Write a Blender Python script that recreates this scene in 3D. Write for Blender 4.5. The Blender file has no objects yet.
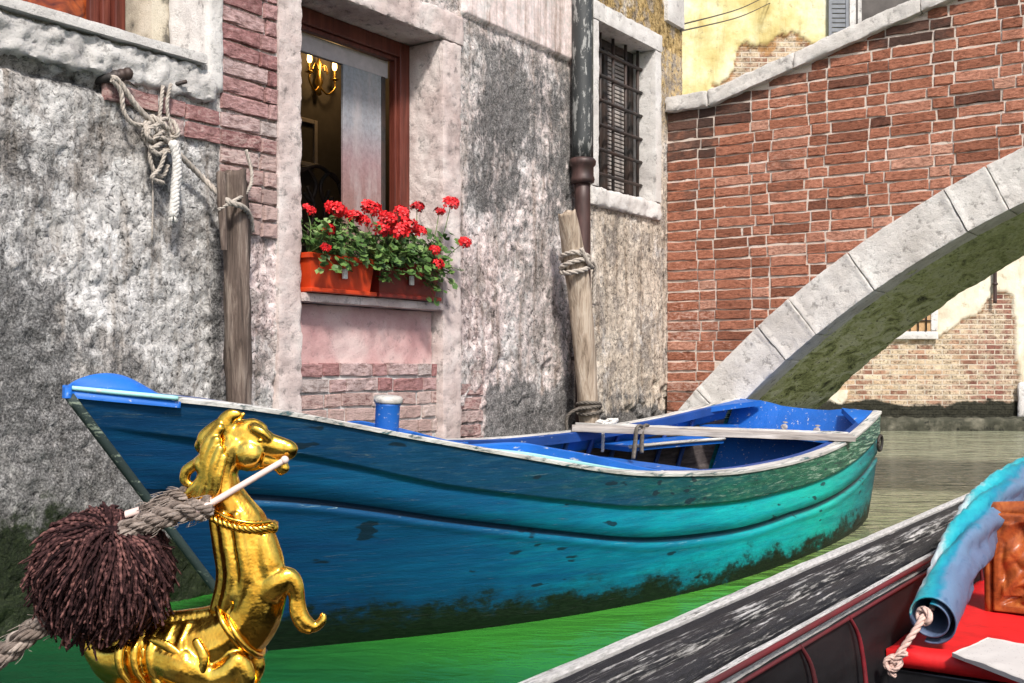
import bpy, bmesh, math, random
from mathutils import Vector, Matrix, noise
from math import radians as R, sin, cos, pi, sqrt, atan2, exp
random.seed(11)
sc = bpy.context.scene
COL = sc.collection

# ------------------------------------------------------------------ helpers
def tag(o, label=None, cat=None, group=None, kind=None):
    if label: o['label'] = label
    if cat: o['category'] = cat
    if group: o['group'] = group
    if kind: o['kind'] = kind
    return o

def empty(name, loc, rz=0.0, label=None, cat=None, group=None):
    o = bpy.data.objects.new(name, None)
    COL.objects.link(o)
    o.location = loc
    o.rotation_euler = (0, 0, rz)
    o.empty_display_size = .1
    return tag(o, label, cat, group)

def build(name, bm, mat, parent=None, smooth=False, label=None):
    me = bpy.data.meshes.new(name)
    bm.to_mesh(me); bm.free()
    if mat: me.materials.append(mat)
    if smooth:
        me.polygons.foreach_set('use_smooth', [True]*len(me.polygons))
        me.set_sharp_from_angle(angle=R(52))
    o = bpy.data.objects.new(name, me)
    COL.objects.link(o)
    if parent: o.parent = parent
    if label: o['label'] = label
    return o

def nz(p, s=1.0, off=0.0):
    return noise.noise(Vector((p[0]*s+off, p[1]*s+off*1.7, p[2]*s-off)))
def fbm(p, s=1.0, o=4, off=0.0, h=.6):
    return noise.fractal(Vector((p[0]*s+off, p[1]*s+off*1.7, p[2]*s-off)), h, 2.1, o)
def sstep(a, b, x):  # also falls when b < a
    t = min(1, max(0, (x-a)/(b-a))); return t*t*(3-2*t)
def lerp(a, b, t): return a+(b-a)*t
def interp(x, xs, ys):
    if x <= xs[0]: return ys[0]
    for i in range(1, len(xs)):
        if x <= xs[i]:
            return lerp(ys[i-1], ys[i], (x-xs[i-1])/(xs[i]-xs[i-1]))
    return ys[-1]
def smoothlut(xs, ys):
    """catmull style smooth interpolation"""
    n = len(xs)
    m = []
    for i in range(n):
        a = max(0, i-1); b = min(n-1, i+1)
        m.append((ys[b]-ys[a])/(xs[b]-xs[a]))
    def f(x):
        x = min(xs[-1], max(xs[0], x))
        i = 0
        while i < n-2 and x > xs[i+1]: i += 1
        h = xs[i+1]-xs[i]; t = (x-xs[i])/h
        return ((2*t**3-3*t**2+1)*ys[i] + (t**3-2*t**2+t)*h*m[i]
                + (-2*t**3+3*t**2)*ys[i+1] + (t**3-t**2)*h*m[i+1])
    return f

def add_box(bm, lo, hi, M=None):
    vs = []
    for x in (lo[0], hi[0]):
        for y in (lo[1], hi[1]):
            for z in (lo[2], hi[2]):
                v = Vector((x, y, z))
                vs.append(bm.verts.new(M @ v if M else v))
    for f in ((0,1,3,2),(4,6,7,5),(0,4,5,1),(2,3,7,6),(0,2,6,4),(1,5,7,3)):
        bm.faces.new([vs[i] for i in f])
    return vs

def bevel_box(bm, lo, hi, b=.01, M=None, seg=2):
    t = bmesh.new()
    add_box(t, lo, hi)
    bmesh.ops.bevel(t, geom=t.edges[:], offset=b, segments=seg, affect='EDGES', profile=.5)
    merge(bm, t, M)

def merge(bm, t, M=None):
    mp = {}
    for v in t.verts: mp[v] = bm.verts.new(M @ v.co if M else v.co)
    for f in t.faces:
        try:
            nf = bm.faces.new([mp[v] for v in f.verts]); nf.smooth = f.smooth
        except ValueError: pass
    t.free()

def rough_box(bm, lo, hi, res=.03, amp=.006, b=.01, sc_=9, seed=0.0, M=None):
    """stone block: subdivided, rounded and chipped"""
    t = bmesh.new()
    d = [hi[i]-lo[i] for i in range(3)]
    n = [max(1, int(round(d[i]/res))) for i in range(3)]
    grid = {}
    def vert(i, j, k):
        key = (i, j, k)
        if key not in grid:
            p = Vector((lo[0]+d[0]*i/n[0], lo[1]+d[1]*j/n[1], lo[2]+d[2]*k/n[2]))
            # round the edges: pull in where two faces meet
            e = []
            for a, q in ((0, (i, n[0])), (1, (j, n[1])), (2, (k, n[2]))):
                if q[0] == 0: e.append((a, 1))
                elif q[0] == q[1]: e.append((a, -1))
            if len(e) >= 2:
                bb = b*(1+1.3*max(0, nz(p, 7, seed+3)))
                for a, s in e: p[a] += s*bb*.6
            nn = Vector((0, 0, 0))
            for a, s in e: nn[a] -= s
            if nn.length > 0:
                nn.normalize()
                p = p + nn*amp*(fbm(p, sc_, 4, seed))
            grid[key] = t.verts.new(p)
        return grid[key]
    def face(a, b_, c, d_): t.faces.new((a, b_, c, d_))
    for i in range(n[0]):
        for j in range(n[1]):
            face(vert(i,j,0), vert(i,j+1,0), vert(i+1,j+1,0), vert(i+1,j,0))
            face(vert(i,j,n[2]), vert(i+1,j,n[2]), vert(i+1,j+1,n[2]), vert(i,j+1,n[2]))
    for i in range(n[0]):
        for k in range(n[2]):
            face(vert(i,0,k), vert(i+1,0,k), vert(i+1,0,k+1), vert(i,0,k+1))
            face(vert(i,n[1],k), vert(i,n[1],k+1), vert(i+1,n[1],k+1), vert(i+1,n[1],k))
    for j in range(n[1]):
        for k in range(n[2]):
            face(vert(0,j,k), vert(0,j,k+1), vert(0,j+1,k+1), vert(0,j+1,k))
            face(vert(n[0],j,k), vert(n[0],j+1,k), vert(n[0],j+1,k+1), vert(n[0],j,k+1))
    for f in t.faces: f.smooth = True
    merge(bm, t, M)

def curve_pts(pts, sub=6):
    pts = [Vector(p) for p in pts]
    if len(pts) == 2 and sub > 1: return [pts[0].lerp(pts[1], i/sub) for i in range(sub+1)]
    if len(pts) < 3 or sub <= 1: return pts
    out = []
    n = len(pts)
    for i in range(n-1):
        p0 = pts[max(0, i-1)]; p1 = pts[i]; p2 = pts[i+1]; p3 = pts[min(n-1, i+2)]
        for k in range(sub):
            t = k/sub
            out.append(.5*((2*p1)+(p2-p0)*t+(2*p0-5*p1+4*p2-p3)*t*t+(3*p1-p0-3*p2+p3)*t**3))
    out.append(pts[-1])
    return out

def frames(pts):
    T = []
    for i in range(len(pts)):
        a = pts[max(0, i-1)]; b = pts[min(len(pts)-1, i+1)]
        d = b-a
        T.append(d.normalized() if d.length > 1e-9 else Vector((0, 0, 1)))
    u = T[0].orthogonal().normalized()
    U = [u]
    for i in range(1, len(pts)):
        u = U[-1]-T[i]*U[-1].dot(T[i])
        u = u.normalized() if u.length > 1e-9 else T[i].orthogonal().normalized()
        U.append(u)
    return T, U

def tube(bm, pts, r, seg=8, sub=6, cap=True, flat=1.0):
    """r: number, list per control point, or function of 0..1"""
    P = curve_pts(pts, sub)
    n = len(P)
    if callable(r): rad = [r(i/(n-1)) for i in range(n)]
    elif isinstance(r, (list, tuple)):
        m = len(r)
        rad = [interp(i/(n-1)*(m-1), list(range(m)), list(r)) for i in range(n)]
    else: rad = [r]*n
    T, U = frames(P)
    rings = []
    for i in range(n):
        V = T[i].cross(U[i])
        rings.append([bm.verts.new(P[i]+(U[i]*cos(2*pi*k/seg)+V*sin(2*pi*k/seg)*flat)*rad[i]) for k in range(seg)])
    for i in range(n-1):
        for k in range(seg):
            f = bm.faces.new((rings[i][k], rings[i][(k+1) % seg], rings[i+1][(k+1) % seg], rings[i+1][k]))
            f.smooth = True
    if cap:
        bm.faces.new(list(reversed(rings[0]))); bm.faces.new(rings[-1])
    return rings

def rope(bm, pts, r, pitch=None, strands=3, seg=6, sub=8):
    """laid rope: strands twisted round the path"""
    pitch = pitch or r*7
    P = curve_pts(pts, sub)
    # resample
    L = [0]
    for i in range(1, len(P)): L.append(L[-1]+(P[i]-P[i-1]).length)
    step = max(r*.7, L[-1]/600)
    n = max(4, int(L[-1]/step))
    Q = []; j = 0
    for i in range(n+1):
        s = L[-1]*i/n
        while j < len(L)-2 and L[j+1] < s: j += 1
        t = (s-L[j])/max(1e-9, L[j+1]-L[j])
        Q.append(P[j].lerp(P[j+1], t))
    T, U = frames(Q)
    for k in range(strands):
        pp = []
        for i in range(len(Q)):
            a = 2*pi*(L[-1]*i/n)/pitch+2*pi*k/strands
            V = T[i].cross(U[i])
            pp.append(Q[i]+(U[i]*cos(a)+V*sin(a))*r*.5)
        tube(bm, pp, r*.56, seg, 1)

def ball(bm, c, r, seg=12, sy=None, M=None):
    t = bmesh.new()
    bmesh.ops.create_uvsphere(t, u_segments=seg, v_segments=max(6, seg*2//3), radius=1)
    s = (r, r, r) if not isinstance(r, (tuple, list)) else r
    for v in t.verts:
        v.co = Vector((v.co.x*s[0], v.co.y*s[1], v.co.z*s[2]))
        if M: v.co = M @ v.co
        v.co += Vector(c)
    for f in t.faces: f.smooth = True
    merge(bm, t)

def lathe(bm, prof, seg=24, c=(0, 0, 0), M=None):
    rings = []
    for (r, z) in prof:
        ring = []
        for k in range(seg):
            p = Vector((r*cos(2*pi*k/seg), r*sin(2*pi*k/seg), z))
            if M: p = M @ p
            ring.append(bm.verts.new(p+Vector(c)))
        rings.append(ring)
    for i in range(len(rings)-1):
        for k in range(seg):
            f = bm.faces.new((rings[i][k], rings[i][(k+1) % seg], rings[i+1][(k+1) % seg], rings[i+1][k])); f.smooth = True
    bm.faces.new(list(reversed(rings[0]))); bm.faces.new(rings[-1])

# ------------------------------------------------------------------ materials
class NT:
    def __init__(s, name):
        s.m = bpy.data.materials.new(name); s.m.use_nodes = True
        s.t = s.m.node_tree; s.n = s.t.nodes; s.l = s.t.links
        s.b = s.n['Principled BSDF']
        s._obj = None
    def new(s, t): return s.n.new(t)
    def put(s, sock, v):
        if hasattr(v, 'is_output') or isinstance(v, bpy.types.NodeSocket): s.l.new(v, sock)
        else: sock.default_value = v
    def obj(s):
        if not s._obj: s._obj = s.new('ShaderNodeTexCoord').outputs['Object']
        return s._obj
    def mapv(s, scale=(1,1,1), loc=(0,0,0), rot=(0,0,0), v=None):
        n = s.new('ShaderNodeMapping'); s.put(n.inputs['Vector'], v or s.obj())
        n.inputs['Scale'].default_value = scale; n.inputs['Location'].default_value = loc; n.inputs['Rotation'].default_value = rot
        return n.outputs[0]
    def noise(s, scale, detail=5, rough=.6, v=None, dist=0, color=False):
        n = s.new('ShaderNodeTexNoise'); s.put(n.inputs['Vector'], v or s.obj())
        n.inputs['Scale'].default_value = scale; n.inputs['Detail'].default_value = detail
        n.inputs['Roughness'].default_value = rough; n.inputs['Distortion'].default_value = dist
        return n.outputs['Color' if color else 'Fac']
    def voro(s, scale, feat='F1', v=None, out='Distance', rnd=1.0):
        n = s.new('ShaderNodeTexVoronoi'); n.feature = feat; s.put(n.inputs['Vector'], v or s.obj())
        n.inputs['Scale'].default_value = scale; n.inputs['Randomness'].default_value = rnd
        return n.outputs[out]
    def ramp(s, fac, stops, interp='LINEAR'):
        n = s.new('ShaderNodeValToRGB'); s.put(n.inputs[0], fac); e = n.color_ramp.elements
        n.color_ramp.interpolation = interp
        while len(e) < len(stops): e.new(.5)
        for i, (p, c) in enumerate(stops):
            e[i].position = p
            e[i].color = (c, c, c, 1) if isinstance(c, (int, float)) else (c[0], c[1], c[2], 1)
        return n.outputs[0]
    def mix(s, fac, a, b, mode='MIX'):
        n = s.new('ShaderNodeMix'); n.data_type = 'RGBA'; n.blend_type = mode
        s.put(n.inputs[0], fac)
        for sock, v in ((n.inputs[6], a), (n.inputs[7], b)):
            if isinstance(v, (tuple, list)): v = (v[0], v[1], v[2], 1)
            elif isinstance(v, (int, float)): v = (v, v, v, 1)
            s.put(sock, v)
        return n.outputs[2]
    def math(s, op, a, b=0.0, c=None, clamp=False):
        n = s.new('ShaderNodeMath'); n.operation = op; n.use_clamp = clamp
        s.put(n.inputs[0], a); s.put(n.inputs[1], b)
        if c is not None: s.put(n.inputs[2], c)
        return n.outputs[0]
    def attr(s, name):
        n = s.new('ShaderNodeAttribute'); n.attribute_name = name
        sp = s.new('ShaderNodeSeparateColor'); s.l.new(n.outputs['Color'], sp.inputs[0])
        return sp.outputs[0], sp.outputs[1], sp.outputs[2], n.outputs['Alpha']
    def sep(s, v=None):
        n = s.new('ShaderNodeSeparateXYZ'); s.put(n.inputs[0], v or s.obj()); return n.outputs
    def bump(s, h, strength=.5, dist=.01, normal=None):
        n = s.new('ShaderNodeBump'); n.inputs['Strength'].default_value = strength; n.inputs['Distance'].default_value = dist
        s.put(n.inputs['Height'], h)
        if normal: s.l.new(normal, n.inputs['Normal'])
        return n.outputs[0]
    def out(s, col=None, rough=None, normal=None, metal=None, spec=None, **kw):
        if col is not None: s.put(s.b.inputs['Base Color'], (col[0], col[1], col[2], 1) if isinstance(col, (tuple, list)) else col)
        if rough is not None: s.put(s.b.inputs['Roughness'], rough)
        if normal is not None: s.put(s.b.inputs['Normal'], normal)
        if metal is not None: s.put(s.b.inputs['Metallic'], metal)
        if spec is not None: s.put(s.b.inputs['Specular IOR Level'], spec)
        for k, v in kw.items(): s.put(s.b.inputs[k], v)
        return s.m

def simple(name, col, rough=.6, var=.25, nscale=20, bump=.25, bdist=.004, metal=0, spec=.5, stretch=(1,1,1), dark=None):
    t = NT(name)
    v = t.mapv(stretch)
    n = t.noise(nscale, 6, .65, v)
    n2 = t.noise(nscale*.22, 3, .6, v)
    c1 = tuple(max(0, c*(1-var)) for c in col); c2 = tuple(min(1, c*(1+var)) for c in col)
    c = t.ramp(n, [(.3, c1), (.7, c2)])
    if dark is not None:
        c = t.mix(t.ramp(n2, [(.42, 1.0), (.62, 0.0)]), c, dark)
    return t.out(c, t.math('ADD', t.math('MULTIPLY', n2, .25), rough-.12), t.bump(n, bump, bdist), metal, spec)

def mat_wall():
    """house front: rough-cast, stains, algae; vertex masks say where"""
    t = NT('weathered_stucco')
    g, pink, smoothm, algae = t.attr('zone')
    ochre, beige, _, _ = t.attr('zone2')
    n1 = t.noise(3.2, 6, .65)
    n2 = t.noise(22, 8, .7)
    n3 = t.noise(110, 5, .75)
    n4 = t.noise(30, 6, .72, dist=1.6)
    vor = t.voro(30, 'SMOOTH_F1', t.mix(.06, t.obj(), t.noise(9, 3, .6, color=True)))
    base = t.ramp(n1, [(.30, (.42, .40, .385)), (.48, (.62, .60, .58)), (.66, (.74, .725, .71))])
    beigec = t.ramp(n1, [(.30, (.46, .38, .30)), (.5, (.62, .54, .45)), (.7, (.74, .67, .58))])
    pinkc = t.ramp(n2, [(.3, (.48, .31, .30)), (.5, (.64, .49, .47)), (.7, (.76, .68, .66))])
    och = t.ramp(n2, [(.3, (.20, .12, .04)), (.5, (.42, .29, .12)), (.75, (.60, .46, .25))])
    c = t.mix(beige, base, beigec)
    jit = t.math('MULTIPLY', t.math('SUBTRACT', n2, .5), 1.3)
    def m(a, lo=.35, hi=.65):
        return t.ramp(t.math('ADD', a, jit), [(lo, 0.0), (hi, 1.0)])
    c = t.mix(t.math('MULTIPLY', m(pink), .75), c, pinkc)
    c = t.mix(m(ochre), c, och)
    flk = t.noise(4.2, 9, .72, t.mapv((1, 1, .8)), dist=.35)
    fl = t.ramp(flk, [(.535, 0.0), (.548, 1.0)])
    und = t.ramp(n3, [(.35, (.20, .175, .155)), (.65, (.40, .36, .33))])
    c = t.mix(t.math('MULTIPLY', t.math('MULTIPLY', fl, .62), t.math('SUBTRACT', 1.0, smoothm)), c, und)
    drip = t.ramp(t.noise(5, 6, .7, t.mapv((2.6, 1, .22))), [(.50, 0.0), (.64, .75)])
    c = t.mix(drip, c, t.mix(1.0, c, (.44, .385, .33), 'MULTIPLY'))
    wash = t.ramp(t.noise(2.6, 7, .7, t.mapv((1.2, 1, .7), (4, 0, 2))), [(.54, 0.0), (.62, .6)])
    c = t.mix(wash, c, (.76, .745, .735))
    # crevice dirt
    pit = t.ramp(n4, [(.36, .16), (.44, .72), (.50, 1.0)])
    pit2 = t.ramp(n3, [(.33, .25), (.45, 1.0)])
    pits = t.mix(1.0, pit, pit2, 'MULTIPLY')
    c = t.mix(t.math('SUBTRACT', 1.0, t.math('MULTIPLY', smoothm, .8)), c, t.mix(1.0, c, pits, 'MULTIPLY'))
    # black crusts, streaked downward
    st = t.noise(10, 8, .75, t.mapv((1.5, 1, .55)), dist=.5)
    dm = t.ramp(t.math('ADD', t.math('MULTIPLY', g, .85), t.math('MULTIPLY', t.math('SUBTRACT', st, .5), 1.6)), [(.40, 0.0), (.60, 1.0)])
    darkc = t.ramp(n3, [(.36, (.018, .017, .018)), (.48, (.09, .088, .088)), (.58, (.24, .235, .23)), (.7, (.42, .41, .40))])
    c = t.mix(t.math('MULTIPLY', dm, .88), c, darkc)
    c = t.mix(t.math('SUBTRACT', 1.0, t.math('MULTIPLY', smoothm, .6)), c, t.mix(1.0, c, t.ramp(n2, [(.37, .62), (.49, 1.0), (.62, 1.25)]), 'MULTIPLY'))
    am = t.ramp(t.math('ADD', algae, jit), [(.35, 0.0), (.6, 1.0)])
    ac = t.ramp(n3, [(.3, (.006, .010, .005)), (.55, (.022, .034, .012)), (.75, (.07, .085, .035))])
    c = t.mix(am, c, ac)
    h = t.math('ADD', t.math('ADD', t.math('MULTIPLY', fl, -.55), t.math('MULTIPLY', n2, .4)), t.math('ADD', t.math('MULTIPLY', n3, .30), t.math('ADD', t.math('MULTIPLY', n4, .9), t.math('MULTIPLY', vor, .3))))
    st_ = t.math('SUBTRACT', 1.0, t.math('MULTIPLY', smoothm, .72))
    b = t.new('ShaderNodeBump'); b.inputs['Distance'].default_value = .026
    t.put(b.inputs['Strength'], t.math('MULTIPLY', st_, t.ramp(t.noise(1.9, 4, .6), [(.36, .35), (.6, 1.0)]))); t.put(b.inputs['Height'], h)
    return t.out(c, t.math('SUBTRACT', .92, t.math('MULTIPLY', am, .35)), b.outputs[0], spec=.25)

def mat_brick(name, stops, mortar_dirt=.5, grime=(.05, .035, .03), bd=.010):
    """per-brick tint in colour attribute 'tint' (r: shade, g: grime amount, b: lime wash)"""
    t = NT(name)
    r, g, b, _ = t.attr('tint')
    n = t.noise(26, 8, .75, t.mapv((1, 1, 2.4)))
    n2 = t.noise(7, 5, .65)
    n3 = t.noise(120, 4, .7)
    c = t.ramp(r, stops)
    c = t.mix(t.ramp(n, [(.38, .9), (.52, 0.0)]), c, t.mix(1.0, c, (.40, .34, .32), 'MULTIPLY'))
    c = t.mix(t.ramp(n, [(.54, 0.0), (.66, .6)]), c, t.mix(1.0, c, (1.5, 1.6, 1.7), 'MULTIPLY'))
    lime = t.ramp(t.math('ADD', b, t.math('MULTIPLY', t.math('SUBTRACT', n, .5), 1.8)), [(.5, 0.0), (.72, 1.0)])
    c = t.mix(t.math('MULTIPLY', lime, .5), c, (.54, .44, .39))
    c = t.mix(t.ramp(n3, [(.30, .6), (.42, 0.0)]), c, (.07, .045, .04))
    gm = t.ramp(t.math('ADD', g, t.math('MULTIPLY', t.math('SUBTRACT', n2, .5), 1.2)), [(.4, 0.0), (.75, 1.0)])
    c = t.mix(t.math('MULTIPLY', gm, .8), c, grime)
    h = t.math('ADD', t.math('MULTIPLY', n, 1.2), t.math('MULTIPLY', n3, .45))
    return t.out(c, .88, t.bump(h, .95, bd*1.3), spec=.25)

def mat_stone(name, lo, mid, hi, dirt=(.08, .075, .07), amount=.55, bd=.008, scale=16, algae=False):
    t = NT(name)
    n = t.noise(scale, 8, .72)
    n2 = t.noise(3.5, 5, .6)
    n3 = t.noise(120, 5, .75)
    c = t.ramp(n2, [(.3, lo), (.5, mid), (.68, hi)])
    pit = t.math('MULTIPLY', t.ramp(n, [(.36, 1.0), (.44, 0.0)]), amount)
    c = t.mix(pit, c, dirt)
    sp = t.math('MULTIPLY', t.ramp(n3, [(.34, 1.0), (.43, 0.0)]), amount)
    c = t.mix(sp, c, dirt)
    if algae:
        z = t.sep()[2]
        a = t.ramp(t.math('ADD', z, t.math('MULTIPLY', n, .5)), [(.35, 1.0), (.8, 0.0)])
        c = t.mix(t.math('MULTIPLY', a, .85), c, (.03, .033, .02))
    h = t.math('ADD', n, t.math('MULTIPLY', n3, .4))
    return t.out(c, .85, t.bump(h, .9, bd*1.4), spec=.3)

def mat_soffit():
    t = NT('mossy_vault')
    v = t.mapv((1, 1.0, 1))
    n = t.noise(5, 8, .7, t.mapv((1.6, .55, 1.6)), dist=.6)
    n2 = t.noise(26, 6, .7, t.mapv((1.5, .6, 1.5)))
    z = t.sep()[2]
    g = t.ramp(n, [(.32, (.05, .05, .032)), (.40, (.24, .26, .11)), (.48, (.56, .59, .28)), (.60, (.78, .78, .58))])
    c = t.mix(t.ramp(n2, [(.36, .9), (.43, 0.0)]), g, (.022, .022, .014))
    # upper part lighter lime green
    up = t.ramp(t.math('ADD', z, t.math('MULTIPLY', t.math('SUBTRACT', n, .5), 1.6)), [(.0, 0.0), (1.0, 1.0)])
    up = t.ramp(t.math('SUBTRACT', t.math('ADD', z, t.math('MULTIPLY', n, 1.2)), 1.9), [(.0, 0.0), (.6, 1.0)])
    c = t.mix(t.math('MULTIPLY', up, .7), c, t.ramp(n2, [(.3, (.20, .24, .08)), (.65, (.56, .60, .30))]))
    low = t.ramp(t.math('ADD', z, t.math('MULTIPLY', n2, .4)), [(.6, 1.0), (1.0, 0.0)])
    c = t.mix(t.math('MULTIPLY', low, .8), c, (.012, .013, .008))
    return t.out(c, .75, t.bump(t.math('ADD', n, n2), .9, .03), spec=.3)

def mat_hull():
    t = NT('worn_boat_paint')
    xi, v, d, _ = t.attr('prm')     # position along, down the side
    x = t.sep()
    stretch = t.mapv((1.1, 1.1, 16))
    st = t.noise(3.0, 8, .72, stretch)
    st2 = t.noise(9.0, 7, .78, t.mapv((.55, .55, 11), (0, 0, 0), (0, 0, 0), t.mix(.03, t.obj(), t.noise(3, 3, .6, color=True))))
    blot = t.noise(2.2, 5, .6)
    fine = t.noise(60, 4, .7, t.mapv((.6, .6, 2.5)))
    xi0 = xi
    xi = t.math('ADD', xi, t.math('ADD', t.math('MULTIPLY', t.math('SUBTRACT', t.noise(2.2, 7, .7, t.mapv((.8, .8, 7), (2, 0, 5))), .5), .42), t.math('MULTIPLY', t.math('SUBTRACT', st2, .5), .16)))
    top = t.ramp(xi, [(0.0, (.010, .10, .10)), (.16, (.018, .12, .062)), (.40, (.004, .095, .052)), (.58, (.003, .066, .066)), (.74, (.003, .045, .095)), (1.0, (.003, .045, .13))])
    mid = t.ramp(xi, [(0.0, (.004, .10, .13)), (.13, (.002, .25, .25)), (.32, (.001, .41, .335)), (.50, (.001, .33, .36)), (.66, (.001, .17, .25)), (.82, (.001, .072, .165)), (1.0, (.002, .042, .125))])  # darker bow and brighter middle: light falloff painted into these ramps
    tm = t.ramp(v, [(.205, 1.0), (.215, 0.0)])
    c = t.mix(tm, mid, top)
    c = t.mix(t.ramp(st, [(.35, .55), (.6, 0.0)]), c, t.mix(1.0, c, (.35, .45, .5), 'MULTIPLY'))
    c = t.mix(t.ramp(blot, [(.5, 0.0), (.7, .45)]), c, t.mix(1.0, c, (1.5, 1.35, 1.2), 'MULTIPLY'))
    # the top plank is far more worn aft
    aft = t.ramp(xi0, [(.05, 1.0), (.75, .12)])
    w1 = t.math('MULTIPLY', t.math('ADD', t.math('MULTIPLY', tm, .10), .02), aft)
    st3 = t.noise(7, 8, .8, t.mapv((1.3, 1.3, 9), (5, 1, 2)))
    wr = t.math('MULTIPLY', t.math('ADD', t.math('MULTIPLY', tm, .75), .22), aft)
    c = t.mix(t.math('MULTIPLY', t.ramp(st3, [(.43, 1.0), (.49, 0.0)]), wr), c, t.mix(1.0, c, (.14, .22, .22), 'MULTIPLY'))
    c = t.mix(t.math('MULTIPLY', t.ramp(st3, [(.53, 0.0), (.60, .9)]), wr), c, t.mix(.55, c, (.22, .32, .18)))
    chips = t.ramp(t.math('ADD', st2, w1), [(.625, 0.0), (.66, 1.0)])
    c = t.mix(t.math('MULTIPLY', chips, t.math('ADD', .12, t.math('MULTIPLY', t.math('MULTIPLY', tm, aft), .75))), c, t.ramp(fine, [(.35, (.16, .30, .22)), (.65, (.50, .58, .46))]))
    dk = t.ramp(t.math('SUBTRACT', st2, w1), [(.31, 1.0), (.36, 0.0)])
    c = t.mix(t.math('MULTIPLY', dk, .9), c, (.006, .02, .02))
    scuff = t.ramp(t.noise(5, 3, .5, t.mapv((1, 1, 3.5), (3.1, 0, .7))), [(.665, 0.0), (.69, 1.0)])
    c = t.mix(t.math('MULTIPLY', scuff, .85), c, (.004, .012, .02))
    gr = t.math('MULTIPLY', t.ramp(v, [(.425, 0.0), (.437, 1.0)]), t.ramp(v, [(.465, 1.0), (.474, 0.0)]))
    c = t.mix(t.math('MULTIPLY', gr, .85), c, (.003, .010, .024))
    # edge wear of the rubbing strake (b channel)
    ew = t.ramp(t.math('ADD', d, t.math('MULTIPLY', t.math('SUBTRACT', st2, .5), 3.0)), [(.75, 0.0), (.95, 1.0)])
    c = t.mix(t.math('MULTIPLY', ew, .40), c, (.34, .55, .58))
    # weed and tar at the waterline, widened to paint in the hull's dark reflection
    z = x[2]
    zz = t.math('ADD', z, t.math('MULTIPLY', t.math('SUBTRACT', t.noise(4.5, 9, .76, t.mapv((1, 1, 2.2))), .5), .42))
    wl = t.ramp(zz, [(.095, 1.0), (.125, .85), (.15, .35), (.20, 0.0)])
    c = t.mix(wl, c, t.ramp(fine, [(.3, (.002, .004, .003)), (.7, (.010, .020, .010))]))
    h = t.math('ADD', t.math('MULTIPLY', st, .5), t.math('ADD', t.math('MULTIPLY', chips, .3), t.math('MULTIPLY', fine, .2)))
    rg = t.math('ADD', t.math('MULTIPLY', st2, .35), .34)
    return t.out(c, rg, t.bump(t.math('ADD', h, t.math('MULTIPLY', st3, .5)), .6, .007), spec=.22)

def mat_paint(name, col, worn=(.55, .52, .46), amount=.5, rough=.4, stretch=(1.2, 7, 7), sc_=6):
    t = NT(name)
    v = t.mapv(stretch)
    st = t.noise(sc_, 7, .72, v)
    bl = t.noise(2.5, 4, .6)
    c = t.ramp(bl, [(.3, tuple(k*.72 for k in col)), (.7, tuple(min(1, k*1.18) for k in col))])
    ch = t.ramp(st, [(.70-.25*amount, 0.0), (.74-.25*amount, 1.0)])
    c = t.mix(t.math('MULTIPLY', ch, .85), c, worn)
    dk = t.ramp(st, [(.28, .8), (.38, 0.0)])
    c = t.mix(dk, c, tuple(k*.15 for k in col))
    return t.out(c, t.math('ADD', t.math('MULTIPLY', st, .3), rough-.12), t.bump(st, .35, .004), spec=.45)

def mat_wood(name, lo, mid, hi, axis='X', scale=9, rough=.75, bd=.006, peel=None):
    t = NT(name)
    sv = {'X': (.25, 4, 4), 'Z': (4, 4, .25)}[axis]
    v = t.mapv(sv)
    n = t.noise(scale, 8, .7, v, dist=.4)
    n2 = t.noise(2.5, 4, .6)
    c = t.ramp(n, [(.3, lo), (.5, mid), (.7, hi)])
    c = t.mix(t.ramp(n2, [(.4, .5), (.6, 0.0)]), c, t.mix(1.0, c, (.6, .56, .52), 'MULTIPLY'))
    if peel:
        p = t.noise(peel[1], 9, .78, t.mapv(tuple(k*1.0 for k in sv)), dist=.3)
        pm = t.ramp(p, [(peel[2], 0.0), (peel[2]+.035, 1.0)])
        c = t.mix(pm, c, peel[0])
        n = t.math('ADD', n, t.math('MULTIPLY', pm, .6))
    return t.out(c, rough, t.bump(n, .8, bd), spec=.35)

def mat_water():
    t = NT('canal_water')
    sp = t.new('ShaderNodeNewGeometry')
    pos = sp.outputs['Position']
    x = t.sep(pos)
    # base colour: bright green by the boats, olive out in the open canal
    far = t.math('ADD', t.math('MULTIPLY', x[0], .6), t.math('MULTIPLY', x[1], .8))
    n = t.noise(.8, 4, .6, pos)
    f = t.math('ADD', far, t.math('MULTIPLY', t.math('SUBTRACT', n, .5), 1.2))
    f = t.math('DIVIDE', f, 10.0)
    c = t.ramp(f, [(.16, (.004, .030, .018)), (.24, (.008, .075, .024)), (.31, (.028, .19, .024)), (.45, (.062, .25, .030)), (.54, (.095, .18, .036)), (.66, (.19, .205, .115)), (1.0, (.215, .225, .155))])
    w1 = t.noise(2.0, 4, .6, t.mapv((.45, 1.0, 1), (0, 0, 0), (0, 0, R(12)), pos), dist=.6)
    w2 = t.noise(7, 3, .55, t.mapv((.6, 1.2, 1), (0, 0, 0), (0, 0, R(-10)), pos), dist=.5)
    calm = t.ramp(f, [(.40, .16), (.58, 1.0)])
    h = t.math('ADD', w1, t.math('MULTIPLY', w2, .4))
    b = t.new('ShaderNodeBump'); b.inputs['Distance'].default_value = .16
    t.put(b.inputs['Strength'], t.math('MULTIPLY', calm, .9)); t.put(b.inputs['Height'], h)
    return t.out(c, .04, b.outputs[0], spec=.5, IOR=1.33)

def set_attr(me, name, vals):
    a = me.color_attributes.new(name, 'FLOAT_COLOR', 'POINT')
    a.data.foreach_set('color', [k for v in vals for k in v])

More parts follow.
